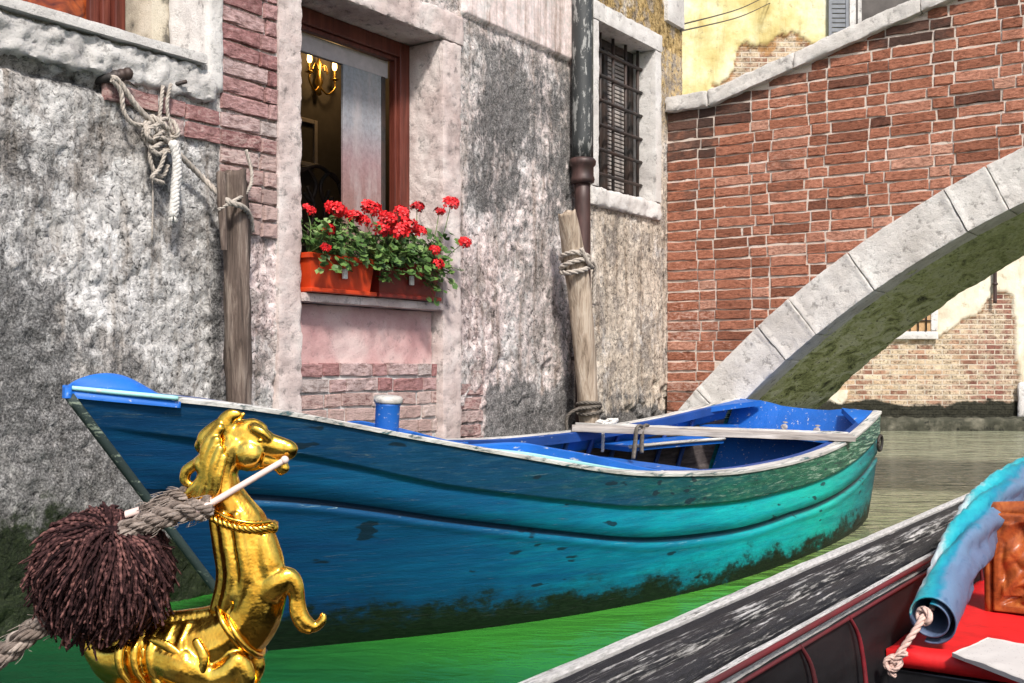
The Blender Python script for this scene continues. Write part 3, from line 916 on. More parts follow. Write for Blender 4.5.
rope(bm, [q(173, 142, .10), q(177, 160, .10), q(176, 185, .09), q(173, 217, .08)], .022, .07, 4, 6)
rnd = random.Random(9)
for i in range(24):
    a = rnd.uniform(0, 2*pi)
    p = q(173, 215, .08)
    tube(bm, [p+Vector((cos(a)*.012, sin(a)*.012, 0)), p+Vector((cos(a)*.022, sin(a)*.02, -.03))], .002, 4, 1)
o = tag(build('rope_end', bm, M['white_rope'], None), 'short thick white frayed rope end hanging below the knot on the grey wall', 'rope')
o.matrix_world = WM.copy()

# ------------------------------------------------------------------ the bridge
bridge = empty('brick_bridge', CORNER, BR_RZ, 'red brick arched footbridge with pale stone arch ring and mossy vault over the canal', 'bridge')
SC, ZC, RI, RO, BW = 5.25, -3.94, 6.57, 6.90, 2.05
SL = .280
def cop(s):
    s = s if s <= SC else 2*SC-s
    return 2.94+max(0, s-.358)*SL
def arch(s, r):
    d = r*r-(s-SC)**2
    return sqrt(d)+ZC if d > 0 else -1
def btint(cx, cz, r):
    n = fbm((cx, 0, cz), 1.6, 4, 3.0)
    g = .18+.50*(1-sstep(.25, .85, cx))*sstep(1.9, 2.6, cz+.4*n)+.45*(1-sstep(.02, .22, cop(cx)-cz))+.25*n
    g += .75*exp(-(((cx-1.93)/.22)**2+((cz-3.24)/.07)**2))
    g += .3*(1-sstep(.6, 1.1, cz))
    lime = .16+.16*(1-sstep(.0, .9, cx))*(1-sstep(1.6, 2.4, cz))+.12*(1-sstep(1.0, 1.8, cz))+.2*n+r.uniform(-.12, .12)
    return (min(1, max(0, r.gauss(.55+.14*n, .21)-(.35 if r.random() < .04 else 0))), g, lime)
bm = bmesh.new()
brick_field(bm, .004, 10.5, .2, 4.4, lambda x, z: z < cop(x)+.01 and z > arch(x, 6.83), 0.0, course=.0765, st=.272, hd=.128, mo=.0125, tint=btint, seed=42, depth=.04, jit=.0045)
build('brickwork', bm, M['bridge_brick'], bridge)

def strip_wall(bm, y0, y1, r, top, n=120, s0=0.0, s1=10.5):
    cols = []
    for i in range(n+1):
        s = lerp(s0, s1, i/n)
        zb, zt = arch(s, r), top(s)
        cols.append([bm.verts.new((s, y, z)) for y in (y0, y1) for z in (zb, zt)])
    for a, b in zip(cols[:-1], cols[1:]):
        bm.faces.new((a[0], b[0], b[1], a[1])); bm.faces.new((b[2], a[2], a[3], b[3]))
        bm.faces.new((a[1], b[1], b[3], a[3])); bm.faces.new((b[0], a[0], a[2], b[2]))
    bm.faces.new((cols[0][0], cols[0][1], cols[0][3], cols[0][2])); bm.faces.new((cols[-1][0], cols[-1][2], cols[-1][3], cols[-1][1]))
bm = bmesh.new(); strip_wall(bm, .007, .28, 6.75, lambda s: cop(s)+.02)
build('spandrel_wall', bm, M['mortar'], bridge)
bm = bmesh.new(); strip_wall(bm, BW-.27, BW, 6.70, lambda s: cop(s)+.02)
build('far_parapet', bm, M['bridge_brick'], bridge)
bm = bmesh.new(); strip_wall(bm, .29, BW-.28, 6.66, lambda s: max(cop(s)-1.0, arch(s, 6.95)))
build('deck', bm, M['grey_stone'], bridge)

joints = [-.15, .50, .964, 1.185, 1.59, 2.20, 2.45, 3.05, 3.32, 3.95, 4.2, 4.85]
joints += [5.65]+[2*SC-j for j in reversed(joints[:-1])]
for k, (a, b) in enumerate(zip(joints[:-1], joints[1:])):
    ta_, tb2 = math.asin((a-SC)/RI), math.asin((b-SC)/RI)
    L = (tb2-ta_)*RI
    t = bmesh.new()
    narrow = L < .40
    rough_box(t, (.002, -.045 if narrow else -.038, 0), (L-.002, .27, RO-RI), .018, .004, .004, 14, 40.0+k)
    for v in t.verts:
        th = ta_+v.co.x/RI; r = RI+v.co.z
        # drafted margin: the ends stand a little proud
        e = min(v.co.x, L-v.co.x)
        y = v.co.y-(.008*(1-sstep(.018, .03, e)) if v.co.y < 0 else 0)
        v.co = Vector((SC+r*sin(th), y, ZC+r*cos(th)))
    build('arch_stone', t, M['arch_stone'], bridge, True)

bm = bmesh.new()
nu, nv = 420, 60
rows = []
th0, th1 = math.asin((-.9-SC)/RI), math.asin((2*SC+.9-SC)/RI)
for i in range(nu+1):
    th = lerp(th0, th1, i/nu); row = []
    for j in range(nv+1):
        y = lerp(.10, BW, j/nv)
        p = (th*RI, y, 0)
        r = RI+.012+.016*fbm(p, 4, 4, 2)+.01*abs(fbm(p, 14, 3, 6))
        row.append(bm.verts.new((SC+r*sin(th), y, ZC+r*cos(th))))
    rows.append(row)
for i in range(nu):
    for j in range(nv):
        f = bm.faces.new((rows[i][j], rows[i][j+1], rows[i+1][j+1], rows[i+1][j])); f.smooth = True
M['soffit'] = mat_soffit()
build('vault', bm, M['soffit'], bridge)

# coping slabs
M['coping'] = mat_stone('grey_coping_stone', (.44, .42, .40), (.60, .57, .54), (.70, .68, .66), dirt=(.11, .10, .095), amount=.5, bd=.010, scale=12)
def slab(s0, s1, k):
    z0, z1 = cop(s0), cop(s1)
    sl = (z1-z0)/(s1-s0)
    t = bmesh.new()
    rough_box(t, (s0+.002, -.055, 0), (s1-.002, .335, .118), .02, .010, .006, 9, 60.0+k)
    for v in t.verts: v.co.z += z0+sl*(v.co.x-s0)
    build('coping_slab', t, M['coping'], bridge, True)
cuts = [0.004, .358, 1.02, 1.9, 2.75, 3.6, 4.4, 5.25]
cuts += [2*SC-c for c in reversed(cuts[:-1])]
for k, (a, b) in enumerate(zip(cuts[:-1], cuts[1:])): slab(a, b, k)
bm = bmesh.new()
strip = [(.0, BW-.31), (SC, BW-.31)]
for s0, s1 in ((0, .358), (.358, SC), (SC, 2*SC-.358), (2*SC-.358, 2*SC)):
    t = bmesh.new(); add_box(t, (s0, BW-.32, 0), (s1, BW+.05, .115))
    sl = (cop(s1)-cop(s0))/(s1-s0)
    for v in t.verts: v.co.z += cop(s0)+sl*(v.co.x-s0)
    merge(bm, t)
build('far_coping', bm, M['coping'], bridge)

# ------------------------------------------------------------------ the building beyond the bridge
FX, FY = 0.6, 17.5
far = empty('canal_building', (FX, FY, 0), 0, 'far yellow and cream building with plaster peeling off its bricks, beyond the bridge', 'building')
def mat_peel():
    t = NT('peeling_plaster')
    pe, ye, dk, _ = t.attr('zone')
    edge, _, red, _ = t.attr('zone2')
    n1 = t.noise(1.3, 6, .65); n2 = t.noise(7, 7, .7); n3 = t.noise(30, 5, .7)
    br = t.new('ShaderNodeTexBrick')
    t.put(br.inputs['Vector'], t.mapv((1, 1, 1), (0, 0, 0), (R(90), 0, 0), t.mix(.012, t.obj(), t.noise(5, 3, .6, color=True))))
    br.inputs['Scale'].default_value = 1.0
    br.inputs['Brick Width'].default_value = .27; br.inputs['Row Height'].default_value = .078
    br.inputs['Mortar Size'].default_value = .010; br.inputs['Mortar Smooth'].default_value = .3; br.inputs['Bias'].default_value = 0
    br.inputs['Color1'].default_value = (0, 0, 0, 1); br.inputs['Color2'].default_value = (1, 1, 1, 1); br.inputs['Mortar'].default_value = (.5, .5, .5, 1)
    bt = t.ramp(br.outputs['Color'], [(0, (.20, .095, .065)), (.4, (.36, .20, .13)), (.7, (.48, .34, .22)), (1, (.58, .47, .33))])
    bred = t.ramp(br.outputs['Color'], [(0, (.14, .055, .045)), (.5, (.25, .105, .08)), (1, (.34, .19, .14))])
    bt = t.mix(red, bt, bred)
    bt = t.mix(t.ramp(t.noise(3.2, 8, .72), [(.42, .0), (.56, .85)]), bt, t.ramp(n3, [(.35, (.22, .17, .11)), (.6, (.60, .50, .36))]))
    bt = t.mix(t.ramp(n3, [(.36, .8), (.46, 0.0)]), bt, (.07, .05, .035))
    bt = t.mix(br.outputs['Fac'], bt, (.54, .47, .38))
    cream = t.ramp(n1, [(.3, (.50, .43, .32)), (.5, (.66, .60, .48)), (.7, (.76, .72, .62))])
    yell = t.ramp(n1, [(.3, (.32, .23, .08)), (.42, (.53, .43, .18)), (.52, (.62, .55, .29)), (.64, (.68, .65, .48))])
    pl = t.mix(ye, cream, yell)
    pl = t.mix(t.ramp(n2, [(.30, .75), (.42, 0.0)]), pl, (.24, .19, .10))
    pl = t.mix(t.ramp(t.noise(2.2, 7, .7, t.mapv((2.2, 1, .4))), [(.52, 0.0), (.66, .6)]), pl, t.mix(1.0, pl, (.62, .54, .42), 'MULTIPLY'))
    c = t.mix(pe, pl, bt)
    c = t.mix(t.math('MULTIPLY', edge, t.ramp(n3, [(.3, .3), (.55, .95)])), c, (.38, .18, .05))
    dm = t.ramp(t.math('ADD', dk, t.math('MULTIPLY', t.math('SUBTRACT', n2, .5), .9)), [(.4, 0.0), (.6, 1.0)])
    c = t.mix(dm, c, t.ramp(n3, [(.3, (.008, .009, .006)), (.7, (.045, .043, .03))]))
    h = t.math('ADD', t.math('MULTIPLY', pe, t.math('SUBTRACT', t.math('MULTIPLY', n3, .5), t.math('MULTIPLY', br.outputs['Fac'], .8))), t.math('MULTIPLY', n2, .6))
    return t.out(c, .9, t.bump(h, .8, .025), spec=.2)
M['peel'] = mat_peel()
def far_px(x, z): return 512+F*(x+FX)/FY, YH-F*(z-1)/FY
def peel(u, y):
    n = noise.fractal(Vector((u/26, y/26, 3.0)), .6, 2.1, 5)
    jag = n*9
    if y > 230:      # the canal-side wall under the arch
        top = interp(u, [780, 845, 868, 945, 962, 984, 996, 1014, 1017, 1024, 1100], [402, 378, 342, 336, 322, 311, 293, 296, 360, 404, 420])
        d = (y+jag*.8)-top
        left = (u+jag*2-840)+ (395-y)*.8
        d = min(d, left*.3)
        red = sstep(958, 985, u+jag)*(1-sstep(1010, 1020, u))+.55*sstep(375, 385, y+jag)*sstep(905, 930, u)
        return d, min(1, red)
    top = interp(u, [690, 700, 716, 733, 737, 752, 789, 812, 824, 836, 1100], [104, 97, 88, 72, 54, 47, 36, 40, 42, 100, 130])
    d = (y+jag*1.3)-top
    return d, .15
bm = bmesh.new(); m1 = []; m2 = []
xs = grid_lines(.3, 9.6, .035, []); zs = grid_lines(-.3, 7.2, .035, [])
xs = xs+[11, 14, 18]; zs = zs+[8.5, 11]
g = []
for x in xs:
    col = []
    for z in zs:
        u, y = far_px(x, z)
        d, red = peel(u, y)
        p = (x, 0, z)
        pm = sstep(-.8, .8, d)
        e = exp(-((d-2.2)/2.6)**2) if y < 230 else .5*exp(-((d-.5)/1.2)**2)
        h = .012*fbm(p, 2.5, 4, 2)-.045*pm+.018*pm*fbm(p, 9, 4, 8)
        dk = 1.15*(1-sstep(.24, .58, z+.10*fbm(p, 1.5, 3, 5)))
        col.append(bm.verts.new((x, -h, z)))
        m1.append((pm, sstep(3.0, 3.6, z), dk, 1)); m2.append((e, 0, red, 1))
    g.append(col)
for i in range(len(xs)-1):
    for j in range(len(zs)-1):
        f = bm.faces.new((g[i][j], g[i+1][j], g[i+1][j+1], g[i][j+1])); f.smooth = True
fw = build('wall', bm, M['peel'], far)
set_attr(fw.data, 'zone', m1); set_attr(fw.data, 'zone2', m2)
def fp(u, y, o=0.0):
    Y = FY-o; return Vector(((u-512)/F*Y-FX, -o, 1-(y-YH)*Y/F))
# footing ledge at the water
M['algae_stone'] = mat_stone('algae_stone', (.018, .019, .012), (.055, .055, .038), (.17, .16, .12), dirt=(.006, .007, .005), amount=.95, bd=.02, scale=9)
bm = bmesh.new(); rough_box(bm, (.3, -.28, -.4), (18, -.01, .20), .06, .03, .03, 5, 81.0); build('footing_ledge', bm, M['algae_stone'], far, True)
# small barred window
a, b = fp(878, 309), fp(930, 331)
bm = bmesh.new()
x0, x1, z0, z1 = 5.10, fp(930, 331).x, fp(930, 331).z, 2.5
rough_box(bm, (x0-.12, -.05, z0-.13), (x1+.12, .05, z0), .05, .006, .012, 8, 85.0)
rough_box(bm, (x1, -.045, z0+.002), (x1+.115, .05, z1), .05, .006, .012, 8, 86.0)
rough_box(bm, (x0-.115, -.045, z0+.002), (x0, .05, z1), .05, .006, .012, 8, 87.0)
rough_box(bm, (x0-.12, -.05, z1+.002), (x1+.12, .05, z1+.13), .05, .006, .012, 8, 88.0)
fwn = build('window', bm, M['white_stone'], far, True)
M['board'] = simple('orange_brown_boards', (.44, .27, .13), .7, .25, 12)
bm = bmesh.new(); bevel_box(bm, (x0, -.022, z0), (x1, -.018, z1), .001); build('shutter_board', bm, M['board'], fwn)
bm = bmesh.new()
n = 6
for i in range(1, n+1): tube(bm, [(lerp(x0, x1, i/(n+.6)), -.05, z0), (lerp(x0, x1, i/(n+.6)), -.05, z1)], .011, 6, 1)
for j in range(1, 7): tube(bm, [(x0, -.044, z0+.16*j), (x1, -.044, z0+.16*j)], .011, 6, 1)
build('iron_grate', bm, M['iron'], fwn)
# upper window with a grey shutter
M['shutter'] = simple('blue_grey_shutter', (.16, .17, .19), .6, .2, 10)
a, b = fp(848, 42), fp(908, 0)
bm = bmesh.new()
frame_bars(bm, a.x, b.x+.3, a.z, a.z+1.7, .10, -.08, .02, .008)
frame_bars(bm, a.x+.14, b.x+.16, a.z+.14, a.z+1.56, .06, -.05, .01, .004)
uw = build('window', bm, M['grey_stone'], far)
bm = bmesh.new(); add_box(bm, (a.x+.1, -.046, a.z+.1), (b.x+.2, -.044, a.z+1.6)); build('pane', bm, M['dark'], uw)
bm = bmesh.new()
sx0, sx1 = fp(827, 0).x, fp(847, 0).x
frame_bars(bm, sx0, sx1, a.z, a.z+1.7, .05, -.10, -.06, .004)
for i in range(22):
    zz = a.z+.06+i*.073
    bevel_box(bm, (sx0+.05, -.09, zz), (sx1-.05, -.07, zz+.058), .003)
build('shutter', bm, M['shutter'], uw)
# rain pipe stub on the cream wall
a = fp(995, 300, .06)
bm = bmesh.new(); tube(bm, [(a.x, a.y, a.z-.05), (a.x, a.y, 2.4), (a.x, a.y, 5)], .028, 10, 2)
ball(bm, (a.x, a.y, a.z+.25), (.045, .045, .03), 10)
build('rain_pipe', bm, M['rust_pipe'], far)
# pale quoin stone at the water, far right
a = fp(1024, 405)
bm = bmesh.new(); rough_box(bm, (a.x-.12, -.08, .2), (a.x+.5, .0, .75), .05, .012, .02, 7, 91.0); build('corner_block', bm, M['grey_stone'], far, True)

# overhead wires between the house and the far building
for k, (y0, y1) in enumerate(((16, 3), (10, -6))):
    bm = bmesh.new()
    a = CORNER+Matrix.Rotation(WALL_RZ, 3, 'Z') @ Vector((.20, -.02, 3.62+.05*k)); b = Vector((FX, FY, 0))+fp(770, y1)
    m_ = (a+b)/2; m_.z -= .05
    tube(bm, [a, m_, b], .006, 6, 6)
    tag(build('overhead_wire', bm, M['iron'], None, True), 'thin dark wire strung across in front of the yellow upper wall, top right', 'wire', 'overhead wires')

# ------------------------------------------------------------------ water
bm = bmesh.new()
S = 60
vs = [bm.verts.new(p) for p in ((-S, -S, 0), (S, -S, 0), (S, S, 0), (-S, S, 0))]
bm.faces.new(vs)
tag(build('water', bm, mat_water(), None), kind='structure')

# ------------------------------------------------------------------ flower boxes and geraniums
def mat_terra(name, col):
    t = NT(name)
    n = t.noise(10, 5, .6); n2 = t.noise(60, 4, .6)
    c = t.ramp(n, [(.3, tuple(k*.75 for k in col)), (.7, tuple(min(1, k*1.15) for k in col))])
    c = t.mix(t.ramp(n2, [(.66, 0.0), (.78, .2)]), c, (.5, .3, .22))
    return t.out(c, .38, t.bump(n2, .15, .002), spec=.4)
M['terra_bright'] = mat_terra('orange_red_plastic', (.50, .046, .010))
M['terra_dark'] = mat_terra('dull_red_plastic', (.19, .020, .013))
M['clip'] = simple('white_plastic', (.75, .74, .70), .4, .05, 10)
M['soil'] = simple('potting_soil', (.03, .02, .014), .95, .4, 40, .8, .01)
def mat_leaf():
    t = NT('geranium_leaf')
    r, g, b, _ = t.attr('tint')
    c = t.ramp(r, [(0, (.020, .050, .012)), (.4, (.055, .120, .026)), (.7, (.12, .21, .05)), (1, (.26, .34, .14))])
    n = t.noise(90, 3, .6)
    c = t.mix(t.ramp(n, [(.4, .3), (.6, 0)]), c, (.03, .05, .015))
    return t.out(c, .5, t.bump(n, .3, .002), spec=.35)
M['leaf'] = mat_leaf()
def mat_petal():
    t = NT('scarlet_petal')
    r, g, b, _ = t.attr('tint')
    c = t.ramp(r, [(0, (.26, .003, .008)), (.5, (.60, .008, .012)), (1, (.80, .040, .045))])
    return t.out(c, .5, spec=.3)
M['petal'] = mat_petal()

def planter(t0, t1, mat, label):
    o, b = on_house('flower_box', ((t0+t1)/2, .02, 1.354), label, 'flower box', 'flower boxes on the window sill')
    L = (t1-t0)/2
    bm = bmesh.new()
    def loop(ins, z, k=0): 
        return [bm.verts.new(p) for p in ((-L+ins, -.085+ins*.8, z), (L-ins, -.085+ins*.8, z), (L-ins, .085-ins*.8, z), (-L+ins, .085-ins*.8, z))]
    prof = [(.030, .022), (.012, .160), (.000, .162), (.0, .186), (.008, .190), (.014, .186), (.03, .10)]
    rings = [loop(a, z) for a, z in prof]
    bm.faces.new(list(reversed(rings[0]))); bm.faces.new(rings[-1])
    for r1, r2 in zip(rings[:-1], rings[1:]):
        for k in range(4): bm.faces.new((r1[k], r1[(k+1) % 4], r2[(k+1) % 4], r2[k]))
    bmesh.ops.bevel(bm, geom=[e for e in bm.edges], offset=.002, segments=2, affect='EDGES')
    build('trough', bm, mat, o)
    bm = bmesh.new(); bevel_box(bm, (-L+.006, -.088, 0), (L-.006, .080, .022), .005); build('drip_tray', bm, mat, o)
    bm = bmesh.new(); bevel_box(bm, (-L+.02, -.06, .12), (L-.02, .06, .165), .01); build('soil', bm, M['soil'], o)
    bm = bmesh.new()
    bevel_box(bm, (-.016, -.092, .075), (.016, -.078, .125), .004)
    tc = bmesh.new(); tube(tc, [(-.008, -.094, .095), (-.004, -.096, .108), (.004, -.096, .108), (.008, -.094, .095)], .002, 6, 4)
    merge(bm, tc)
    build('clip', bm, M['clip'], o)
    return o
planter(-3.932, -3.445, M['terra_bright'], 'bright orange-red plastic flower box, the left of the two on the window sill')
planter(-3.435, -2.905, M['terra_dark'], 'dull dark red plastic flower box, the right of the two on the window sill')

def leaf(bm, lay, p, nrm, r, rnd):
    nrm = nrm.normalized(); u = nrm.orthogonal().normalized(); v = nrm.cross(u)
    a0 = rnd.uniform(0, 6.28); n = 10
    tr = min(1, max(0, rnd.gauss(.48, .25)))
    c = bm.verts.new(p-nrm*r*.22); c[lay] = (tr*.8, 0, 0, 1)
    ring = []
    for k in range(n):
        a = a0+.35+(2*pi-.7)*k/(n-1)
        rr = r*(1+.10*cos(a*5)+rnd.uniform(-.06, .06))
        q_ = bm.verts.new(p+(u*cos(a)+v*sin(a))*rr+nrm*r*.10*rnd.uniform(-1, 1))
        q_[lay] = (tr, 0, 0, 1); ring.append(q_)
    for k in range(n-1): bm.faces.new((c, ring[k], ring[k+1])).smooth = True

def bloom(c, r, rnd, shade=.5, squash=.75, up=Vector((0, -.5, .8))):
    bm = bmesh.new(); lay = bm.verts.layers.float_color.new('tint')
    up = up.normalized()
    nfl = 26
    for k in range(nfl):
        d = Vector((rnd.gauss(0, 1), rnd.gauss(0, 1), rnd.gauss(0, 1))).normalized()
        if d.dot(up) < -.35: d = d-2*up*d.dot(up)
        base = c+Vector((d.x, d.y, d.z*squash))*r*rnd.uniform(.72, 1.0)
        d = (d+Vector((rnd.uniform(-.5, .5), rnd.uniform(-.5, .5), rnd.uniform(-.3, .5)))).normalized()
        u = d.orthogonal().normalized(); v = d.cross(u); a0 = rnd.uniform(0, 6.28)
        pr = r*rnd.uniform(.42, .55)
        for m in range(5):
            a = a0+2*pi*m/5
            e = u*cos(a)+v*sin(a); s = d.cross(e)
            tr = min(1, max(0, rnd.gauss(shade, .22)))
            vs = [bm.verts.new(base), bm.verts.new(base+e*pr*.55+s*pr*.30+d*pr*.18), bm.verts.new(base+e*pr+s*pr*.16+d*pr*.10),
                  bm.verts.new(base+e*pr-s*pr*.16+d*pr*.10), bm.verts.new(base+e*pr*.55-s*pr*.30+d*pr*.18)]
            for i_, vv in enumerate(vs): vv[lay] = (tr*(.55 if i_ == 0 else 1), 0, 0, 1)
            bm.faces.new(vs)
    return bm

def geranium(t0, t1, blooms, label, seed, spill, nleaf=250):
    rnd = random.Random(seed)
    o, b = on_house('geranium_plant', ((t0+t1)/2, .02, 1.51), label, 'plant', 'geraniums in the flower boxes')
    bm = bmesh.new(); lay = bm.verts.layers.float_color.new('tint')
    for i in range(nleaf):
        f = rnd.random(); tt = lerp(t0-.005, t1+.01, f)
        dz = abs(rnd.gauss(0, .5))
        z = rnd.triangular(1.51, 1.74, 1.62)
        y = rnd.uniform(-.17, .08)
        if y < -.08: z -= rnd.random()*spill(f)
        p = Vector((tt, y, z+.03*sin(tt*17)))
        nrm = Vector((rnd.uniform(-.7, .7), -.9+rnd.uniform(-.3, .8), .9+rnd.uniform(-.6, .4)))
        leaf(bm, lay, p-b, nrm, rnd.uniform(.013, .025), rnd)
        if i % 4 == 0:
            s = Vector((lerp(tt, (t0+t1)/2, .15), .0, 1.52))
            for_t = bmesh.new(); tube(for_t, [s-b, (s+p)/2-b+Vector((0, -.01, .02)), p-b-nrm.normalized()*.004], .0016, 5, 3)
            mp = {}
            for vv in for_t.verts:
                nv_ = bm.verts.new(vv.co); nv_[lay] = (.55, 0, 0, 1); mp[vv] = nv_
            for ff in for_t.faces: bm.faces.new([mp[vv] for vv in ff.verts])
            for_t.free()
    stems = []
    for (u, y, r, oo, sh) in blooms:
        c = wp(u, y, oo)
        s = Vector((min(t1-.03, max(t0+.03, c.x-.02)), -.02, 1.54))
        stems.append([s-b, (s*.5+c*.5)-b+Vector((0, -.02, .02)), c-b])
    for st in stems:
        for_t = bmesh.new(); tube(for_t, st, .0022, 5, 5)
        mp = {}
        for vv in for_t.verts:
            nv_ = bm.verts.new(vv.co); nv_[lay] = (.75, 0, 0, 1); mp[vv] = nv_
        for ff in for_t.faces: bm.faces.new([mp[vv] for vv in ff.verts])
        for_t.free()
    build('foliage', bm, M['leaf'], o)
    for (u, y, r, oo, sh) in blooms:
        build('bloom', bloom(wp(u, y, oo)-b, r*1.15, rnd, sh), M['petal'], o)
bl1 = [(307, 211, .033, .02, .5), (335, 210, .046, .06, .6), (328, 229, .030, .12, .45), (354, 218, .038, .08, .55), (325, 248, .022, .16, .4), (342, 214, .030, .05, .5)]
bl2 = [(369, 209, .046, .05, .65), (363, 221, .030, .10, .5), (379, 230, .040, .10, .35), (387, 219, .042, .06, .45), (400, 214, .042, .05, .6), (397, 231, .048, .12, .6), (408, 226, .042, .10, .5), (418, 232, .036, .10, .4),
       (417, 208, .034, .06, .2), (439, 212, .026, .10, .15), (451, 204, .040, .14, .5), (464, 243, .034, .15, .45), (434, 251, .030, .15, .4), (437, 264, .030, .15, .35)]
geranium(-3.925, -3.44, bl1, 'leafy geranium with a few scarlet blooms in the bright left flower box', 31, lambda f: .10, 420)
geranium(-3.44, -2.88, bl2, 'spilling geranium thick with scarlet blooms in the dark right flower box', 37, lambda f: .09+.13*f, 560)

# ------------------------------------------------------------------ in the room behind the window
M['brass'] = simple('gold_brass', (.65, .42, .12), .3, .2, 20, metal=1.0)
tb = NT('warm_bulb'); tb.b.inputs['Emission Color'].default_value = (1, .62, .22, 1); tb.b.inputs['Emission Strength'].default_value = 5
M['bulb'] = tb.out((.9, .7, .4), .4)
o, b = on_house('wall_sconce', wp(319, 78, -1.46), 'lit golden wall lamp with candle bulbs inside the dark room', 'lamp')
bm = bmesh.new()
lathe(bm, [(.004, -.12), (.02, -.11), (.012, -.07), (.03, -.03), (.014, .02), (.024, .08), (.008, .13), (.003, .15)], 12)
for s in (-1, 1):
    tube(bm, [(0, 0, -.05), (s*.06, -.02, -.10), (s*.12, -.03, -.05), (s*.12, -.03, .0)], .007, 8, 6)
    lathe(bm, [(.006, 0), (.03, .01), (.012, .02), (.011, .07)], 10, (s*.12, -.03, 0))
for k in range(9):
    a = k*.7; tube(bm, [(0, 0, .05), (cos(a)*.05, -.03*abs(sin(a)), .09), (cos(a)*.08, -.04*abs(sin(a)), .04)], .004, 6, 5)
build('arm', bm, M['brass'], o)
for s in (-1, 1):
    bm = bmesh.new(); lathe(bm, [(.009, .07), (.017, .09), (.015, .12), (.003, .155)], 12, (s*.12, -.03, 0)); build('bulb', bm, M['bulb'], o)
pl = bpy.data.lights.new('sconce_light', 'POINT'); pl.energy = 3.2; pl.color = (1, .62, .25); pl.shadow_soft_size = .06
po = bpy.data.objects.new('sconce_light', pl); COL.objects.link(po); po.parent = o; po.location = (0, -.22, .16)
o, b = on_house('wrought_chair', Vector((wt(322, -.75), .75, 1.122)), 'black chair with curled wrought back, dim behind the open window', 'chair')
bm = bmesh.new()
zt = 1.0
for s in (-1, 1):
    tube(bm, [(s*.20, 0, 0), (s*.20, 0, .45), (s*.21, .02, .8), (s*.17, .03, .98), (s*.09, .03, 1.02), (s*.02, .03, .94), (s*.06, .03, .84), (s*.12, .03, .88)], .013, 8, 6)
    tube(bm, [(s*.03, .01, .46), (s*.10, .02, .62), (s*.04, .02, .78), (s*.09, .03, .92)], .011, 8, 6)
    tube(bm, [(s*.19, -.36, 0), (s*.19, -.36, .44)], .012, 8, 1)
tube(bm, [(-.17, .03, .98), (0, .03, 1.05), (.17, .03, .98)], .013, 8, 6)
build('frame', bm, M['iron'], o)
bm = bmesh.new(); lathe(bm, [(.20, .44), (.225, .45), (.225, .47), (.19, .485)], 24, (0, -.17, 0)); build('seat', bm, M['dark'], o)
o, b = on_house('picture_frame', wp(303, 142, -1.48), 'small framed picture hanging in the dark room', 'picture')
bm = bmesh.new(); frame_bars(bm, -.12, .12, -.16, .16, .03, -.02, .01, .004); build('moulding', bm, M['brass'] if False else M['pale_wood'], o)
bm = bmesh.new(); add_box(bm, (-.10, -.004, -.14), (.10, .006, .14)); build('print', bm, M['dark'], o)

# ------------------------------------------------------------------ the blue rowing boat
STERN = Vector((2.05, 8.0, 0)); BOWP = Vector((-1.33, 3.28, 0))
BL = (BOWP-STERN).length
BRZ = atan2(BOWP.y-STERN.y, BOWP.x-STERN.x)
boat = empty('rowing_boat', STERN, BRZ, 'long worn blue and teal wooden rowing boat moored along the house', 'boat')
boat.rotation_euler = (R(-4.0), 0, BRZ)
sheer = smoothlut([0, .083, .167, .25, .333, .417, .5, .583, .667, .75, .833, .917, 1.0],
                  [.715, .655, .600, .565, .545, .538, .541, .563, .601, .68, .772, .872, .925])
def hw(x):
    m, B, Ws = .42, .74, .53
    return B-(B-Ws)*((m-x)/m)**2.2 if x < m else B*(1-((x-m)/(1-m))**2.3)
def xs_(z): return .30*(1-min(1, z/.70))
def xe_(z): return BL-.80*(1-max(-.2, z)/.925)
def sec(q):          # half-width factor down the side, q = 0 at the sheer, 1 at the water
    if q <= 1: return 1+.25*q-.13*q*q
    return max(.1, 1.12-1.9*(q-1))
def hull_pt(xi, z, inset, side):
    z0 = sheer(xi)
    q_ = (z0-z)/z0
    wdt = max(0.0, hw(xi)*sec(q_)-inset*min(1, hw(xi)/.12)) if xi < 1 else 0.0
    x = lerp(xs_(z), xe_(z), xi)
    return Vector((x, side*wdt, z))
def hull_rows(xi):
    z0 = sheer(xi)
    d1 = interp(xi, [0, .2, .45, .65, .83, .95, 1], [.135, .12, .115, .13, .158, .12, .10]); d2 = interp(xi, [0, .2, .4, .65, .85, 1], [.30, .275, .265, .30, .325, .335])
    z1, z2 = z0-d1, z0-d2
    R_ = [(z0, 0, .0, 0), (z0-d1*.33, 0, .07, 0), (z0-d1*.66, 0, .14, 0), (z1+.007, -.002, .20, .35), (z1, -.002, .207, .45), (z1-.005, .017, .212, .0), (z1-.03, .013, .25, 0)]
    R_ += [(lerp(z1, z2, .5), .010, .32, 0), (z2+.036, .010, .42, .1), (z2+.030, .026, .44, 0), (z2+.012, .028, .46, 0), (z2+.006, .004, .48, .55), (z2-.014, .002, .50, .35), (z2-.026, .008, .52, .1), (z2-.040, .010, .54, 0)]
    for f in (.2, .4, .6, .8, 1.0): R_.append((lerp(z2-.04, .0, f), .010, lerp(.54, .9, f), 0))
    R_ += [(-.08, .02, .95, 0), (-.15, .05, 1.0, 0)]
    return R_
NX = 150
bm = bmesh.new(); at_ = []
